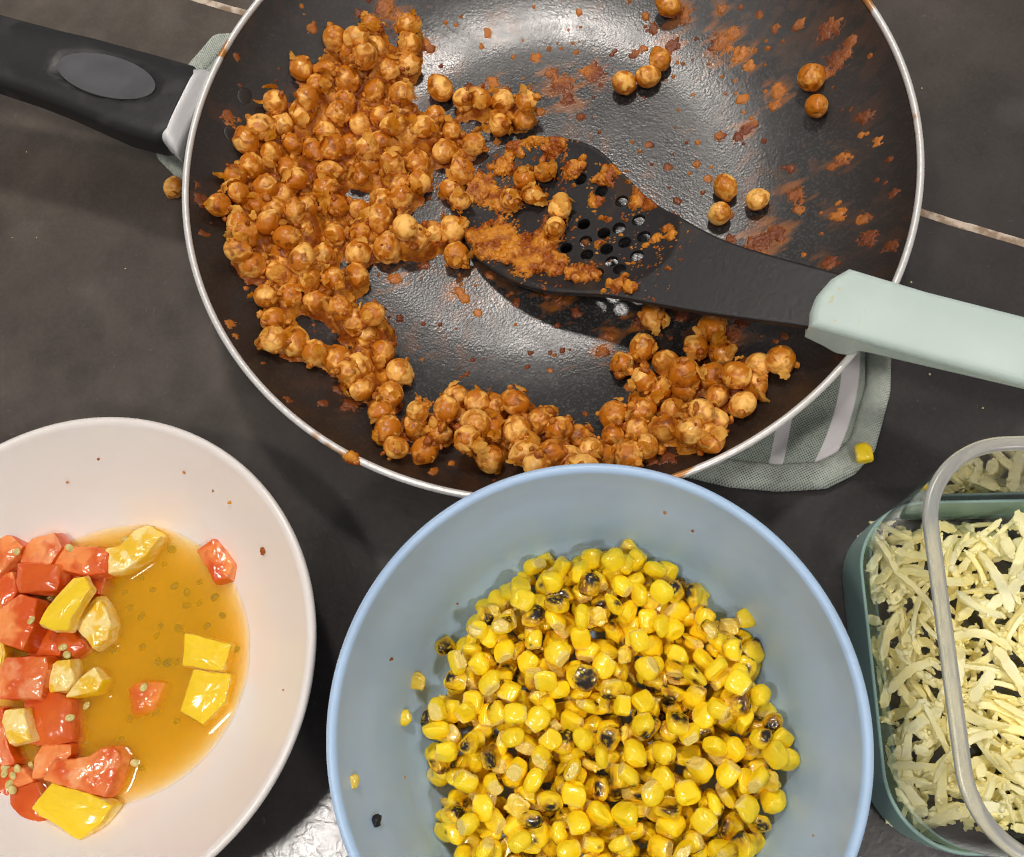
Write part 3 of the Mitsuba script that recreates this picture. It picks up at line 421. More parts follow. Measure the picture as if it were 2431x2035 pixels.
for u, v, s in MM([(-0.9,18.1,6.8),(11.6,16.9,5.8),(17.6,-3.1,7.8),(27.4,-4.7,6.8),(37.4,-7.4,7.3),(46.4,-7.0,4.8),(16.9,-10.7,4.8),(38.5,3.5,5.8),(11.2,47.5,3.9),(22.8,46.2,4.4),(34.8,38.1,3.4),(4.0,32.3,3.9),(5.0,41.1,2.9),(62.1,-8.6,3.9),(57.6,-10.5,2.9),(77.1,-11.5,2.4),(83.3,-11.6,1.9),(50.7,36.8,2.9),(52.1,40.5,1.9),(68.4,30.0,2.9),(50.7,27.2,2.9),(83.5,14.1,1.5),(88.0,15.3,1.9),(74.6,28.8,2.4),(60.9,7.1,1.5),(35.5,-11.2,4.4),(6.8,-5.1,3.9)])[:18]:
    for _ in range(34):
        a_, b_ = u + rng.normal(0, s * .5), v + rng.normal(0, s * .5)
        if vb(a_) + .003 < b_ < vt(a_) - .003: L.append(crumb(W3(a_, b_, sp_top(a_, b_) + .0008), rng.choice([.0006, .001, .0016, .0024])))
add('spoon_mash', cat_mesh(L), 'm_mash', True); tag('spoon_mash', 'orange chickpea mash clinging to the bowl of the slotted spoon', 'mash', kind='stuff')
L = []
SPP = MM([(24.1,32.4),(23.4,21.1),(15.0,16.1),(40.7,8.2),(-4.7,6.8),(38.4,17.1),(16.6,27.2)])[:10]
for u, v in SPP:
    k = numbered('chickpea'); r = rng.uniform(.0044, .0053); mv, f = pea_mesh(r); c = W3(u, v, sp_top(u, v) + r * .9)
    add(k, (mv + c, f), 'm_pea', True); tag(k, 'chickpea sitting in the bowl of the black slotted spoon', 'chickpea', 'chickpeas on the slotted spoon'); POS[k] = (c, 'chickpea on the black slotted spoon %s of its bowl', 3, 3)
    for _ in range(4):
        d = rng.normal(0, 1, 3); d[2] = abs(d[2]); d /= np.linalg.norm(d); t_ = d + rng.normal(0, .5, 3); L.append(skin_flake(c + d * r * 1.1, t_ / np.linalg.norm(t_), r, rng.uniform(.0016, .004)))
add('spoon_skins', cat_mesh(L), 'm_skin', True); tag('spoon_skins', 'torn chickpea skins lying in the bowl of the slotted spoon', 'skins', kind='stuff')

# ------------------------------------------------------------------ blue bowl with corn
BC = np.array([-.0032, .0038])
BP = [(.0003, .009), (.045, .0095), (.058, .013), (.0685, .026), (.0715, .040), (.0738, .052), (.0768, .065), (.0801, .080)]
inn = smooth_prof(BP[:-1] + [(.0783, .0765)], 60)
prof = np.vstack([inn, [(.0785, .0800)] + [(.0803 + .0018 * math.cos(t), .0828 + .0022 * math.sin(t)) for t in np.linspace(math.pi * .96, -math.pi * .25, 16)] + [(.0813, .0805)], smooth_prof([(.0808, .079), (.0786, .064), (.0757, .052), (.0733, .04), (.070, .024), (.059, .010), (.045, .006), (.0003, .006)], 40)])
add('blue_bowl', lathe(prof, BC, 220), 'm_blue', True)
tag('blue_bowl', 'pale blue bowl filled with charred corn kernels in front of the pan', 'bowl')
bi = PchipInterpolator([p[0] for p in BP], [p[1] for p in BP])

class Heap:
    def __init__(s, x0, x1, y0, y1, res, floor):
        s.o, s.res = np.array([x0, y0]), res; gx, gy = np.arange(x0, x1, res), np.arange(y0, y1, res)
        U, V = np.meshgrid(gx, gy, indexing='ij'); s.H = floor(U, V); s.id = np.full(s.H.shape, -1)
    def cells(s, v):
        c = np.floor((v[:, :2] - s.o) / s.res).astype(int); return np.clip(c, 0, np.array(s.H.shape) - 1)
    def rest(s, v):
        c = s.cells(v); return float(np.max(s.H[c[:, 0], c[:, 1]] - v[:, 2])), c
    def put(s, v, c, i):
        o = np.argsort(v[:, 2]); c, z = c[o], v[o, 2]; up = z > s.H[c[:, 0], c[:, 1]]
        np.maximum.at(s.H, (c[up, 0], c[up, 1]), z[up]); s.id[c[up, 0], c[up, 1]] = i
    def seen(s): return np.bincount(s.id[s.id >= 0], minlength=0)

def kernel(kind):
    """kind: 0 plain, 1 charred, 2 pale shrivelled"""
    p = _I[3][0]; o = rng.uniform(0, 99)
    q = np.sign(p) * np.abs(p) ** rng.uniform(.68, .92)
    z = q[:, 2]; wz = .74 + .26 * np.clip((z + 1) / 1.2, 0, 1)
    w_, t_, h_ = rng.uniform(.0037, .0050), rng.uniform(.0024, .0034), rng.uniform(.0042, .0055)
    if kind == 2: t_ *= .62; w_ *= .9
    d = 1 + .16 * (nfbm(p * 1.5 + o, 3) - .5)
    v = np.stack([q[:, 0] * wz * w_, q[:, 1] * wz * t_, z * h_], 1) * d[:, None]
    v[:, 2] -= .16 * h_ * np.exp(-((p[:, 0] / .45) ** 2 + (p[:, 1] / .45) ** 2)) * (z > 0) * rng.uniform(0, 1.4)
    for _ in range(3): dd = rdir(); v -= (np.clip(p @ dd - rng.uniform(.5, .85), 0, 1) * rng.uniform(.001, .0035))[:, None] * dd
    v[:, 0] += rng.normal(0, 22) * v[:, 2] ** 2; v[:, 1] += rng.normal(0, 22) * v[:, 2] ** 2
    if kind == 2: v += ((nfbm(p * 2.2 + o, 3) - .5) * .0022)[:, None] * p
    cut = -.62 * h_; low = v[:, 2] < cut
    v[low, 2] = cut + (nfbm(p[low] * 6 + o, 2) - .5) * .0009
    c = np.tile(np.array([.98, .69, .008]) * rng.uniform(.9, 1.06), (len(p), 1))
    hue = nfbm(p * 1.3 + o + 5, 2)[:, None]; c = c * (1 - hue * .25) + np.array([.95, .76, .06]) * hue * .25
    tipw = np.clip((-.42 - z + .5 * (nfbm(p * 3 + o, 3) - .5)) / .22, 0, 1)[:, None]
    c = c * (1 - tipw) + np.array([.82, .62, .15]) * tipw
    if kind == 2: k2 = np.clip(nfbm(p * 1.5 + o, 3) * 1.6 - .2, 0, 1)[:, None]; c = c * (1 - k2) + np.array([.80, .56, .12]) * k2
    spots = [(rng.normal(size=3), rng.uniform(.35, .75))] * 0
    if kind == 1: spots = [(np.array([rng.uniform(-.7, .7), rng.uniform(-.8, .8), rng.uniform(-.1, 1)]), rng.uniform(.30, .95)) for _ in range(rng.integers(1, 4))]
    elif rng.random() < .4: spots = [(rng.normal(size=3), rng.uniform(.10, .26))]
    for s, a_ in spots:
        s = s / np.linalg.norm(s); dd = np.arccos(np.clip(p @ s, -1, 1)) + .55 * (nfbm(p * 3.5 + o + 9, 3) - .5)
        rag = nfbm(p * 5 + o + 3, 3)[:, None]
        am = np.clip((a_ * 2.0 - dd) / .7, 0, 1)[:, None] * np.clip(rag * 2.2 - .4, .2, 1); c = c * (1 - am * .8) + np.array([.46, .17, .008]) * am * .8
        bl = np.clip((a_ - dd) / .22, 0, 1)[:, None] * np.clip((rag - .24) / .22, 0, 1); c = c * (1 - bl) + np.array([.016, .009, .006]) * bl
    return v, np.clip(c, 0, 1)
CR = shapely.Polygon(MM([(-42.2,53.1),(-33.2,66.1),(-17.0,67.8),(-1.9,70.6),(7.1,73.5),(17.9,68.3),(31.2,60.1),(39.7,56.0),(40.2,48.2),(45.7,43.3),(56.6,36.5),(58.5,24.4),(62.4,15.2),(65.3,6.2),(69.8,-4.5),(67.0,-15.7),(61.6,-26.0),(58.0,-38.3),(48.3,-49.3),(25.8,-57.7),(-23.2,-58.4),(-52.4,-50.5),(-60.1,-39.4),(-63.4,-20.7),(-65.7,-7.3),(-67.1,8.2),(-61.5,18.5),(-56.8,29.9),(-53.0,39.5)])); shapely.prepare(CR)
def bowl_floor(U, V): return bi(np.clip(np.hypot(U - BC[0], V - BC[1]), .0004, .0800))
HP = Heap(-.085, .08, -.085, .09, .0008, bowl_floor); items = []
mn, mx = np.array(CR.bounds[:2]), np.array(CR.bounds[2:])
def sample(shr):
    while True:
        p = rng.uniform(mn, mx)
        if CR.buffer(-shr).contains(shapely.Point(p)): return p
NK = 700
CRs = {k: CR.buffer(-k) for k in (.003, .006, .013)}
for g_ in CRs.values(): shapely.prepare(g_)
def sample(g):
    while True:
        p = rng.uniform(mn, mx)
        if shapely.contains_xy(g, *p): return p
for i in range(NK):
    kind = int(rng.choice([0, 1, 2], p=[.55, .39, .06])); v, c = kernel(kind); best = None
    reg = CRs[.003] if i < 470 else CRs[.006] if i < 670 else CRs[.013]
    for _ in range(7):
        Rm = rrot(); w3 = v @ Rm.T; xy = sample(reg); w3[:, :2] += xy
        z, cc = HP.rest(w3); zc = z + .3 * w3[:, 2].max() + (.0 if i < 470 else 0)
        if best is None or zc < best[0]: best = (zc, z, w3, cc)
    _, z, w3, cc = best; w3 = w3 + [0, 0, z - .0019]; HP.put(w3, cc, i); items.append((w3, c, kind))
cnt = np.bincount(HP.id[HP.id >= 0], minlength=NK); vis = [i for i in np.argsort(-cnt) if cnt[i] >= 9][:285]; vs_ = set(vis)
KL = {0: ('plain glossy yellow corn kernel in the heap in the blue bowl', 'plain corn kernels in the blue bowl'), 1: ('corn kernel with black charred spots in the heap in the blue bowl', 'charred corn kernels in the blue bowl'), 2: ('pale shrivelled corn kernel in the heap in the blue bowl', 'shrivelled corn kernels in the blue bowl')}
for i in sorted(vs_):
    w3, c, kind = items[i]; k = numbered('corn_kernel'); add(k, (w3, _I[3][1]), 'm_corn', True, color=c); tag(k, KL[kind][0], 'corn kernel', KL[kind][1]); POS[k] = (w3.mean(0), ('plain yellow corn kernel', 'black charred corn kernel', 'pale shrivelled corn kernel')[kind] + ' %s of the blue bowl', 5, 5)
rest = [items[i] for i in range(NK) if i not in vs_]
mv, mf = cat_mesh([(w3, _I[3][1]) for w3, c, k in rest]); add('buried_corn', (mv, mf), 'm_corn', True, color=np.vstack([c for _, c, _ in rest])); tag('buried_corn', 'lower layer of corn kernels mostly hidden under the top of the heap', 'corn', kind='stuff')
LONE = MM([(52.3,41.8,25.9),(-58.9,33.8,19.7),(-67.7,20.0,24.6),(-71.4,7.3,28.0),(-79.2,-12.8,71.7)])
LT = ['lone corn kernel on the right wall of the blue bowl beside the heap', 'scorched lone kernel at the left edge of the corn heap', 'torn yellow kernel skin lying left of the corn heap', 'blackened kernel husk lying left of the corn heap', 'small yellow kernel scrap high on the left wall of the blue bowl']
for (x, y, z), l, kd, sc in zip(LONE, LT, (0, 1, 2, 1, 2), (1, .95, .8, .75, .55)):
    v, c = kernel(kd); k = numbered('corn_kernel'); add(k, (v * sc @ Rot.from_euler('xyz', [95, rng.uniform(-20, 20), rng.uniform(0, 360)], degrees=True).as_matrix().T + [x, y, z + .001 * sc], _I[3][1]), 'm_corn', True, color=c); tag(k, l, 'corn kernel')
v, c = kernel(0); k = numbered('corn_kernel'); add(k, (v @ Rot.from_euler('xyz', [90, 0, 95], degrees=True).as_matrix().T + [.1049, .1076, .0105], _I[3][1]), 'm_corn', True, color=c); tag(k, 'single yellow corn kernel on the corner of the striped potholder', 'corn kernel')
BITS = MM([(-73.3,-25.1,61.5),(-73.0,26.2,50.1),(23.1,74.4,59.2),(32.7,68.7,54.3),(-53.7,48.5,24.4),(-73.8,-33.4,79.2),(-21.9,-16.8,9.8),(52.2,59.3,72.9),(64.1,-28.7,56.8),(-70.6,-13.0,30.2)])
k = add('charred_scrap', (lambda m: (m[0], m[1]))(crumb(np.array([*BITS[0][:2], BITS[0][2] + .001]), .0022)), 'm_char', True); tag(k, 'small black charred scrap on the lower left wall of the blue bowl', 'scrap')
L = [crumb(np.array(b), s, 1) for b, s in zip(BITS[1:], (.0009, .0007, .0007, .0005, .0004, .0004, .0004, .0004, .0004))]
add('corn_crumbs', cat_mesh(L), 'm_mash', True); tag('corn_crumbs', 'tiny crumbs stuck to the walls of the blue bowl', 'crumbs', kind='stuff')

# ------------------------------------------------------------------ white bowl with diced tomato, pepper and juice
WC = np.array([-.1888, .0293])
WP = [(.0003, .0115), (.034, .0118), (.042, .0132), (.048, .0152), (.0535, .0178), (.059, .0211), (.066, .0268), (.0745, .0362), (.0800, .0432), (.0845, .0490)]
inn = smooth_prof(WP, 60)
prof = np.vstack([inn, [(.0853, .0503), (.0862, .0513), (.0873, .0518), (.0882, .0516), (.0889, .0508), (.0890, .0497), (.0884, .0487)], smooth_prof([(.086, .0450), (.079, .0365), (.070, .026), (.057, .0145), (.047, .0085), (.0455, .004), (.042, .004), (.0415, .007), (.0003, .0075)], 50)])
add('white_bowl', lathe(prof, WC, 220), 'm_white', True)
tag('white_bowl', 'white bowl of diced tomato and yellow pepper in orange juice', 'bowl')
wi = PchipInterpolator(*np.array(WP).T)
PIECES = [('t','flesh',28.0,12.0,[(-240.8,78.3),(-237.5,78.1),(-233.3,76.6),(-227.9,73.0),(-229.8,70.0),(-234.1,64.7),(-237.0,61.0),(-240.2,70.2)]),
('t','flesh',27.0,12.0,[(-228.0,72.5),(-225.3,75.9),(-216.4,78.1),(-212.4,72.2),(-216.2,65.8),(-229.1,66.7)]),
('t','skin',29.0,13.0,[(-228.1,65.8),(-212.5,64.8),(-211.1,57.8),(-211.9,55.2),(-225.9,54.8),(-227.9,58.4)]),
('t','flesh',26.0,12.0,[(-213.0,72.8),(-198.6,72.2),(-194.3,69.8),(-194.1,62.2),(-201.9,61.5),(-214.5,64.4)]),
('p','flesh',24.0,10.0,[(-195.3,72.1),(-189.8,73.2),(-184.6,79.3),(-180.8,80.7),(-174.4,76.4),(-179.5,69.1),(-187.4,63.5),(-194.0,62.9)]),
('p','skin',33.0,6.0,[(-203.9,58.6),(-199.7,58.9),(-195.8,54.4),(-201.7,43.6),(-202.7,40.0),(-208.1,40.0),(-213.4,42.3),(-210.8,48.0)]),
('p','flesh',25.0,10.0,[(-196.1,52.6),(-192.9,49.2),(-189.4,42.2),(-190.5,37.1),(-195.4,33.5),(-199.6,38.6),(-205.0,43.8)]),
('t','flesh',30.0,13.0,[(-233.3,46.5),(-225.7,52.7),(-218.8,50.7),(-217.7,41.5),(-220.6,32.9),(-230.7,35.9)]),
('t','skin',23.0,11.0,[(-212.5,36.7),(-207.7,41.5),(-201.5,36.6),(-200.0,33.7),(-204.5,30.5),(-210.5,33.8)]),
('t','flesh',27.0,12.0,[(-229.7,25.8),(-227.9,29.3),(-213.0,29.6),(-211.8,24.9),(-213.0,14.8),(-228.1,15.1)]),
('p','flesh',24.0,10.0,[(-213.4,24.6),(-209.7,28.1),(-204.2,28.9),(-202.2,21.1),(-204.5,17.7),(-210.4,17.3)]),
('p','flesh',24.0,10.0,[(-204.5,15.1),(-199.1,22.4),(-194.5,25.8),(-190.2,21.5),(-191.9,17.2)]),
('t','skin',24.0,12.0,[(-221.6,13.9),(-210.8,16.8),(-202.4,13.4),(-200.0,-0.1),(-208.0,-1.8),(-216.8,-1.3)]),
('p','flesh',29.0,10.0,[(-224.6,6.1),(-224.3,9.9),(-217.5,10.3),(-212.7,-0.1),(-221.1,-1.5)]),
('t','flesh',23.0,11.0,[(-213.3,-6.7),(-211.2,-2.6),(-200.3,-2.2),(-199.7,-5.9),(-206.9,-12.9),(-213.0,-14.1)]),
('t','flesh',27.0,12.0,[(-205.3,-14.0),(-201.7,-8.3),(-190.6,-7.0),(-186.1,-3.8),(-182.1,-3.8),(-179.0,-7.0),(-181.1,-14.7),(-183.5,-19.9),(-190.4,-17.9),(-196.9,-16.4)]),
('p','skin',27.0,9.0,[(-209.2,-24.8),(-201.9,-16.0),(-185.6,-20.7),(-183.8,-21.5),(-180.0,-23.1),(-183.2,-29.0),(-189.9,-34.1)]),
('t','skin',23.0,11.0,[(-222.7,-24.7),(-221.4,-18.7),(-212.3,-16.2),(-208.4,-20.6),(-205.9,-28.2),(-211.4,-30.1),(-217.5,-28.7)]),
('p','skin',20.0,8.0,[(-160.7,38.7),(-143.1,34.6),(-145.3,25.3),(-160.4,26.9)]),
('p','skin',20.0,8.0,[(-156.0,24.4),(-142.0,22.9),(-143.2,13.3),(-150.6,5.8),(-159.2,10.5)]),
('t','flesh',24.0,9.0,[(-157.6,70.5),(-151.6,74.6),(-147.0,70.3),(-143.3,65.1),(-145.0,60.1),(-150.1,59.1)]),
('t','flesh',17.1,6.0,[(-182.1,18.4),(-178.2,20.8),(-168.8,20.3),(-171.8,10.6),(-179.9,8.7)]),
('t','flesh',25.0,12.0,[(-239.8,61.5),(-232.8,62.9),(-229.6,55.3),(-232.8,48.6),(-237.5,48.2)]),
('p','flesh',24.0,10.0,[(-236.5,36.1),(-232.8,35.4),(-231.3,31.0),(-231.2,25.9),(-234.4,26.3)]),
('t','flesh',24.0,12.0,[(-232.7,10.5),(-228.4,10.0),(-224.6,-1.3),(-220.3,-8.0),(-225.1,-9.2),(-229.7,-6.8)]),
('t','flesh',22.0,12.0,[(-230.1,-9.3),(-223.0,-10.1),(-217.4,-10.9),(-213.4,-15.4),(-222.1,-18.3),(-223.8,-24.4),(-227.7,-23.2)]),
('t','skin',21.0,12.0,[(-222.1,41.1),(-214.2,40.6),(-210.4,36.2),(-211.2,31.1),(-216.5,30.0),(-222.9,31.1),(-224.5,35.9)]),
('t','skin',20.5,11.0,[(-216.6,65.3),(-204.9,62.1),(-197.0,62.7),(-198.6,54.4),(-203.2,55.6),(-211.0,60.3),(-215.1,61.1)])]
JZ = .0180
for k_, (x, y) in enumerate(MM([(-195.6,105.0),(-160.4,98.9),(-141.2,86.7),(-127.4,68.1),(-210.3,97.3),(-148.6,91.6),(-114.8,16.7)])): L_ = L_ + [crumb(np.array([x, y, wi(math.hypot(x - WC[0], y - WC[1])) + .0004]), (.0006, .0008, .0009, .0016, .0007, .0005, .0005)[k_], 1)] if k_ else [crumb(np.array([x, y, wi(math.hypot(x - WC[0], y - WC[1])) + .0004]), .0006, 1)]
add('bowl_splashes', cat_mesh(L_), 'm_mash', True); tag('bowl_splashes', 'small orange splashes dried on the upper wall of the white bowl', 'splashes', kind='stuff')
pieces = []
for kind, m_, zt, th, poly in PIECES:
    poly = np.array(MM(poly)); poly = poly.mean(0) + (poly - poly.mean(0)) * 1.10; zt, th = zt / 1000, th / 1000
    g = shapely.Polygon(poly).buffer(0); g = max(g.geoms, key=lambda a: a.area) if hasattr(g, 'geoms') else g
    g = g.buffer(-.0007).buffer(.0007) if g.buffer(-.0007).area > 0 else g
    pieces.append((kind, m_, zt, th, g))
def chunk(g, zt, th, curved):
    n_ = 110; bul = .0006
    o = rng.uniform(0, 99)
    steps = [(.0030, -.0006), (.0012, -.0001), (.0007, .0), (.0003, .0002), (.0001, .0006), (0, .0012), (-bul, th * .5), (-bul * .4, th - .0010), (.0008, th - .0002), (.003, th)]
    R = []
    for d, dz in steps:
        b = g.buffer(-d) if d else g
        if b.is_empty or b.area < 4e-6: b = g.buffer(-.0008)
        R.append(np.c_[ring_of(b, n_), np.full(n_, zt - dz)])
    for k in range(1, len(R)): s = np.argmin(np.linalg.norm(R[k][:, :2] - R[k - 1][0, :2], axis=1)); R[k] = np.roll(R[k], -s, axis=0)
    for q_ in (.75, .5, .25): R.append(np.c_[R[9][:, :2].mean(0) + (R[9][:, :2] - R[9][:, :2].mean(0)) * q_, R[9][:, 2]])
    for q_ in (.7, .4): R.insert(0, np.c_[R[0][:, :2].mean(0) + (R[0][:, :2] - R[0][:, :2].mean(0)) * q_, R[0][:, 2]])
    R = np.array(R); c = np.array(g.centroid.coords[0]); a_ = rng.uniform(0, 2 * np.pi); dirn = np.array([np.cos(a_), np.sin(a_)])
    l = (R[..., :2] - c) @ dirn
    R[..., 2] += -curved * l ** 2 + rng.uniform(-.10, .10) * l + (nfbm(R * 330 + o, 3) - .5) * (.0004 if curved > 5 else .0009)
    R[..., :2] += ((nfbm(R * 200 + o, 2) - .5) * .0012)[..., None]
    v, f = loft(R[:, ::-1]); fn = np.cross(v[f[:, 1]] - v[f[:, 0]], v[f[:, 2]] - v[f[:, 0]]); fn /= np.linalg.norm(fn, axis=1, keepdims=True) + 1e-15
    sk = fn[:, 2] > .45 if curved > 5 or curved == 1 else (fn[:, :2] @ dirn > .45) & (fn[:, 2] < .6)
    return v, f, sk
TL = {('t', 'flesh'): ('diced tomato chunk showing pale pink cut flesh in the white bowl', 'tomato chunks with cut flesh up'), ('t', 'skin'): ('diced tomato chunk with smooth red skin up in the white bowl', 'tomato chunks with skin up'),
      ('p', 'flesh'): ('pale yellow pepper piece with cut flesh up in the white bowl', 'yellow pepper pieces with flesh up'), ('p', 'skin'): ('bright yellow pepper square with skin up in the white bowl', 'yellow pepper pieces with skin up')}
SPECIAL = {5: 'curved bright yellow pepper strip lying on top of the tomato chunks', 16: 'big bright yellow pepper square at the bottom of the tomato heap', 18: 'upper yellow pepper square alone at the right of the juice', 19: 'lower yellow pepper square alone at the right of the juice', 20: 'lone tomato chunk at the top right edge of the juice', 21: 'orange tomato bit sunk in the middle of the juice', 4: 'crescent of yellow pepper at the top edge of the juice', 11: 'pointed pale pepper wedge at the right side of the tomato heap'}
for i, (kind, m_, zt, th, g) in enumerate(pieces):
    k = numbered('tomato_chunk' if kind == 't' else 'pepper_chunk')
    v, f, sk = chunk(g, zt, th, 28 if i == 5 else 1 if i in (18, 19) else 12 if m_ == 'skin' else 3); w_ = 'tomato' if kind == 't' else 'pepper'
    for part, sel in (('skin', sk), ('flesh', ~sk)):
        used, inv = np.unique(f[sel], return_inverse=True); add(k + '__' + part, (v[used], inv.reshape(-1, 3)), 'm_%s_%s' % (w_, part), 50)
    tag(k, SPECIAL.get(i, TL[kind, m_][0]), 'tomato' if kind == 't' else 'pepper', None if i in SPECIAL else TL[kind, m_][1])
    if i not in SPECIAL: POS[k] = (np.array([*g.centroid.coords[0], zt]), {'tf': 'pink-fleshed tomato chunk', 'ts': 'red-skinned tomato chunk', 'pf': 'pale pepper piece', 'ps': 'yellow pepper square'}[kind + m_[0]] + ' %s of the white bowl', 1, 5)
# juice: a clear surface that climbs a little at every edge, with cloudy orange inside
JR = float(PchipInterpolator(wi(np.linspace(.04, .085, 200)), np.linspace(.04, .085, 200))(JZ))
na, nr = 220, 130; aa = np.arange(na) * 2 * np.pi / na; rj = np.r_[.0002, np.linspace(.002, JR - .0007, nr - 4), JR - .00045, JR - .0002, JR]
X, Y = WC[0] + rj[:, None] * np.cos(aa), WC[1] + rj[:, None] * np.sin(aa)
zj = np.full(X.shape, JZ); zj[-3] -= .00003; zj[-2] -= .00018; zj[-1] = wi(JR) - .0012
pts = shapely.points(X, Y)
for kind, m_, zt, th, g in pieces:
    if zt - th > JZ + .001: continue
    d = shapely.distance(g, pts); zj[:-3] = np.maximum(zj, JZ + min(.0013, max(zt - JZ, .0002)) * np.exp(-np.maximum(d, 0) / .0019))[:-3]
bot = np.repeat((wi(np.clip(rj, .0004, .085)) - .0006)[:, None], na, 1); bot = np.minimum(bot, zj - .0002)
tv_ = np.stack([X, Y, zj], -1); bv_ = np.stack([X, Y, bot], -1)
add('tomato_juice', loft(np.concatenate([tv_, bv_[::-1]])[::1]), 'm_juice', 60)
scene['tomato_juice']['interior'] = {'type': 'homogeneous', 'albedo': {'type': 'rgb', 'value': [.9998, .79, .001]}, 'sigma_t': 370.0}
tag('tomato_juice', 'cloudy orange tomato juice pooled in the white bowl', 'juice')
def seed(c, s): return (_I[2][0] * [s * 1.3, s, s * .55]) @ Rot.from_euler('xyz', [rng.uniform(-25, 25), rng.uniform(-25, 25), rng.uniform(0, 360)], degrees=True).as_matrix().T + c, _I[2][1]
SE = [(x, y, max(wi(min(math.hypot(x - WC[0], y - WC[1]), .08)) + .0008, JZ - rng.uniform(.0022, .0044))) for x, y in MM([(-175.3,67.3),(-184.5,62.1),(-169.4,58.3),(-164.2,55.6),(-152.2,53.4),(-163.7,50.4),(-182.0,46.5),(-187.3,49.7),(-148.4,46.2),(-165.9,41.3),(-173.5,42.4),(-175.2,38.8),(-154.3,42.2),(-173.0,28.8),(-168.7,28.3),(-165.1,28.8),(-141.9,33.1),(-171.8,9.7),(-163.2,6.4),(-184.6,-0.3),(-175.1,-10.6),(-191.6,33.4),(-172.1,73.0),(-182.0,7.3),(-159.0,51.4),(-190.2,55.9),(-178.4,56.8),(-159.3,59.7),(-180.6,34.4),(-180.5,-8.3)])]
for c in SE:
    k = numbered('tomato_seed'); add(k, seed(np.array(c), rng.uniform(.0011, .0017)), 'm_seed_sunk', True); tag(k, 'tomato seed sunk in the orange juice in the white bowl', 'seed', 'seeds sunk in the juice'); POS[k] = (np.array(c), 'tomato seed sunk in the juice %s of the pool', 3, 5)
for x, y in MM([(-229.0,76.4),(-209.2,72.1),(-190.7,76.1),(-229.7,70.6),(-218.9,53.0),(-207.8,33.8),(-205.9,30.9),(-218.2,43.3),(-202.8,39.2),(-224.6,-12.5),(-221.2,-13.3),(-220.0,-18.2),(-198.1,12.1),(-200.7,7.5),(-222.1,-16.2),(-224.5,-10.0),(-219.8,-10.9),(-217.2,-10.0),(-176.2,-8.7),(-176.0,18.8)]):
    h = max([zt + .0006 for kind, m_, zt, th, g in pieces if g.contains(shapely.Point(x, y))] + [JZ + .0004])
    k = numbered('tomato_seed'); add(k, seed(np.array([x, y, h]), .0014), 'm_seed', True); tag(k, 'tomato seed stuck to the diced tomato heap in the white bowl', 'seed', 'seeds on the tomato heap'); POS[k] = (np.array([x, y, h]), 'tomato seed on the diced tomato %s of the heap', 3, 5)

# ------------------------------------------------------------------ clear tub of grated cheese in its sage base
def rrect(x0, x1, y0, y1, r, n=200):
    g = shapely.box(x0 + r, y0 + r, x1 - r, y1 - r).buffer(r, quad_segs=24); e = ring_of(g, n)
    s = np.argmin(np.hypot(e[:, 0] - x0, e[:, 1] - (y0 + y1) / 2)); return np.roll(e, -s, axis=0)
def tub_ring(z):
    t_ = z / .09
    return np.c_[rrect(.0962 + .0032 * t_, .230 + .002 * t_, -.0352 - .0008 * t_, .0822 + .0075 * t_, .024 + .004 * t_), np.full(200, z)]
zz_ = np.r_[.003, .0034, np.linspace(.005, .087, 22)]
Rg = np.array([tub_ring(z) for z in zz_]); c0 = Rg[0, :, :2].mean(0)
Rg[0, :, :2] = c0 + (Rg[0, :, :2] - c0) * .955; Rg[1, :, :2] = c0 + (Rg[1, :, :2] - c0) * .98
v = np.vstack([Rg.reshape(-1, 3), [[*c0, .003]]]); j = np.arange(200); f = np.vstack([grid_faces(len(zz_), 200, True), np.stack([np.full(200, len(zz_) * 200), (j + 1) % 200, j], 1)])
add('cheese_tub__wall', (v, f), 'm_clear', True)
base = tub_ring(.087); cc = base[:, :2].mean(0); rim = []
nrm = base[:, :2] - np.roll(base[:, :2], 1, axis=0); nrm = np.stack([nrm[:, 1], -nrm[:, 0]], 1); nrm /= np.linalg.norm(nrm, axis=1, keepdims=True)
for t_ in np.linspace(0, 2 * np.pi, 21)[:-1]:
    x_, z_ = np.sign(np.cos(t_)) * abs(np.cos(t_)) ** .7 * .0023, np.sign(np.sin(t_)) * abs(np.sin(t_)) ** .7 * .0016
    rim.append(np.c_[base[:, :2] + nrm * (x_ - .0020), np.full(200, .0885 + z_)])
rim = np.array(rim); rim = np.concatenate([rim, rim[:1]])
add('cheese_tub__rim', (rim.reshape(-1, 3), grid_faces(len(rim), 200, True)), 'm_plastic', True)
labels['cheese_tub__rim'] = {'label': 'thick clear rounded rim of the tub'}
SZ = .0285
def sl(d, z): return np.c_[rrect(.0945 + d, .236 - d, -.0372 + d, .0838 - d, .026 - d * .5), np.full(200, z)]
S = np.array([sl(.0013, .0005), sl(.0006, .0003), sl(0, .0012), sl(-.0002, .014), sl(0, SZ - .0005), sl(.0003, SZ - .0001), sl(.0006, SZ), sl(.0009, SZ), sl(.0012, SZ - .0003), sl(.0013, .014), sl(.0013, .0005)])
add('cheese_tub__base_sleeve', (S.reshape(-1, 3), grid_faces(len(S), 200, True)), 'm_tubsage', 40)
labels['cheese_tub__base_sleeve'] = {'label': 'sage green sleeve around the lower part of the clear tub'}
tag('cheese_tub', 'clear plastic tub with sage base holding grated cheese', 'tub')
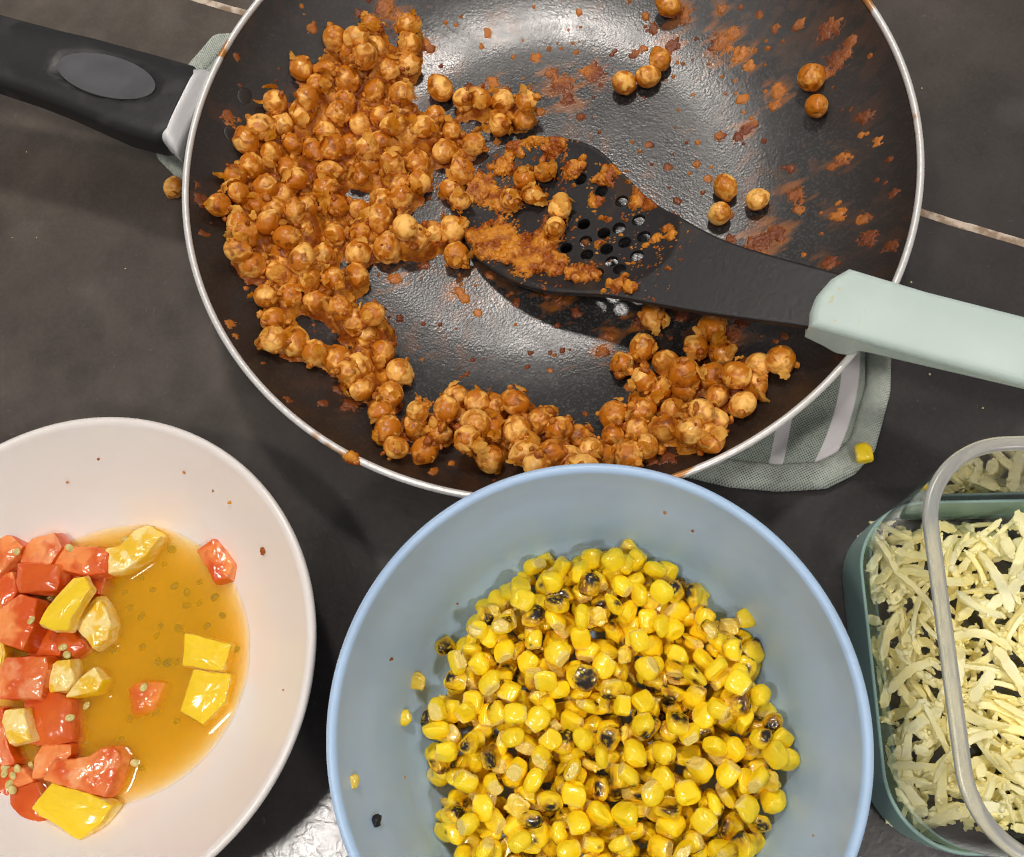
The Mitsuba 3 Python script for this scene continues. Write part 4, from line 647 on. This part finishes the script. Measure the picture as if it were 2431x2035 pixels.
def shred(Ln, w_, th):
    n_, m_ = 26, 10; s = np.linspace(-.5, .5, n_) * Ln; o = rng.uniform(0, 99)
    k1, k2 = rng.normal(0, 26), rng.normal(0, 24); tw = rng.normal(0, 22)
    cl = np.stack([s, .5 * k1 * s * s, .5 * k2 * s * s], 1); R = []
    wn = nfbm(np.stack([s * 420 + o, s * 0, s * 0], 1), 3); wl = nfbm(np.stack([s * 600 + o + 7, s * 0, s * 0], 1), 3); tp = np.clip(np.minimum(s + Ln / 2, Ln / 2 - s) / .0018, .45, 1)
    for i in range(n_):
        t_ = np.arange(m_) * 2 * np.pi / m_
        y_ = np.sign(np.cos(t_)) * np.abs(np.cos(t_)) ** .45 * w_ / 2 * tp[i] * (.80 + .4 * wn[i]) + (wl[i] - .5) * w_ * .14; z_ = np.sign(np.sin(t_)) * np.abs(np.sin(t_)) ** .45 * th / 2 * tp[i] - 35 * y_ ** 2
        a_ = tw * s[i]; R.append(cl[i] + np.stack([t_ * 0, y_ * np.cos(a_) - z_ * np.sin(a_), y_ * np.sin(a_) + z_ * np.cos(a_)], 1))
    R = np.array(R); R += ((nfbm(R * 260 + o, 3) - .5) * .0006)[..., None]
    return loft(R)
def tub_floor(U, V):
    inside = (U > .0990) & (U < .229) & (V > -.0330) & (V < .081); return np.where(inside, .0036, .2)
HP = Heap(.09, .24, -.045, .095, .001, tub_floor); shreds = []
for i in range(720):
    small = rng.random() < .42
    v, f = shred(rng.uniform(.005, .011) if small else rng.uniform(.011, .027), rng.uniform(.0016, .0044), rng.uniform(.0009, .0017)); best = None
    for _ in range(6):
        Rm = Rot.from_euler('zyx', [rng.uniform(0, 360), rng.normal(0, 22), rng.uniform(-50, 50)], degrees=True).as_matrix(); w3 = v @ Rm.T
        w3[:, :2] += rng.uniform([.101, -.030], [.226, .079]); z, c_ = HP.rest(w3)
        z_top = z + w3[:, 2].max()
        if best is None or z_top < best[0]: best = (z_top, z, w3, c_)
    if best[0] > .06: continue
    w3 = best[2] + [0, 0, best[1] - .0009]; HP.put(w3, best[3], len(shreds)); shreds.append((w3, f))
print('cheese', len(shreds), 'top', max(s[0][:, 2].max() for s in shreds), 'corn vis', len(vis), 'top', max(it[0][:, 2].max() for it in items))
cnt = np.bincount(HP.id[HP.id >= 0], minlength=len(shreds)); keep = set(int(i) for i in np.argsort(-cnt)[:295] if cnt[i] >= 4)
for i in sorted(keep):
    w3, f = shreds[i]
    k = numbered('cheese_shred'); add(k, (w3, f), 'm_cheese', 42); tag(k, 'pale yellow grated cheese shred in the clear tub', 'cheese', 'grated cheese shreds in the tub'); POS[k] = (w3.mean(0), ('short' if np.ptp(w3, axis=0).max() < .0125 else 'long') + ' grated cheese shred %s of the clear tub', 5, 7)
add('buried_cheese', cat_mesh([shreds[i] for i in range(len(shreds)) if i not in keep]), 'm_cheese', 42); tag('buried_cheese', 'lower layer of grated cheese hidden under the top shreds in the tub', 'cheese', kind='stuff')
L = []
for _ in range(300):
    p = rng.uniform([.103, -.028], [.18, .076]); c_ = HP.cells(np.array([[*p, 0]]))[0]; h = HP.H[c_[0], c_[1]]
    if h < .1: L.append(crumb(np.array([*p, h + .0004]), rng.uniform(.0005, .0014), 1))
add('cheese_crumbs', cat_mesh(L), 'm_cheese', True); tag('cheese_crumbs', 'small crumbs of grated cheese scattered over the shreds', 'cheese', kind='stuff')

# ------------------------------------------------------------------ crumbs and splashes
L = [crumb(np.array([x, y, .0005]), s, 1) for (x, y), s in zip(MM([(-281.1,306.0),(-275.1,275.0),(-262.4,227.1),(-216.0,208.6),(-274.6,227.7),(136.3,185.9),(138.6,143.7),(157.6,128.4),(152.8,283.0)]), (.0004, .0004, .0003, .0003, .0003, .0005, .0005, .0005, .0003, .0005))]
add('table_crumbs', cat_mesh(L), 'm_cheese', True); tag('table_crumbs', 'tiny pale crumbs scattered on the dark table', 'crumbs', kind='stuff')
L = []
for an in (-119.5, -119.0, -118.4, -117.8): L.append(crumb(np.array([PCX + .1485 * math.cos(math.radians(an)), PCY + .1485 * math.sin(math.radians(an)), .0525 - .0015 * (an + 118.5) ** 2]), .0024))
add('sauce_drip', cat_mesh(L), 'm_mash', True); tag('sauce_drip', 'lump of orange sauce stuck on the silver pan rim at the lower left', 'sauce')
zone_labels()
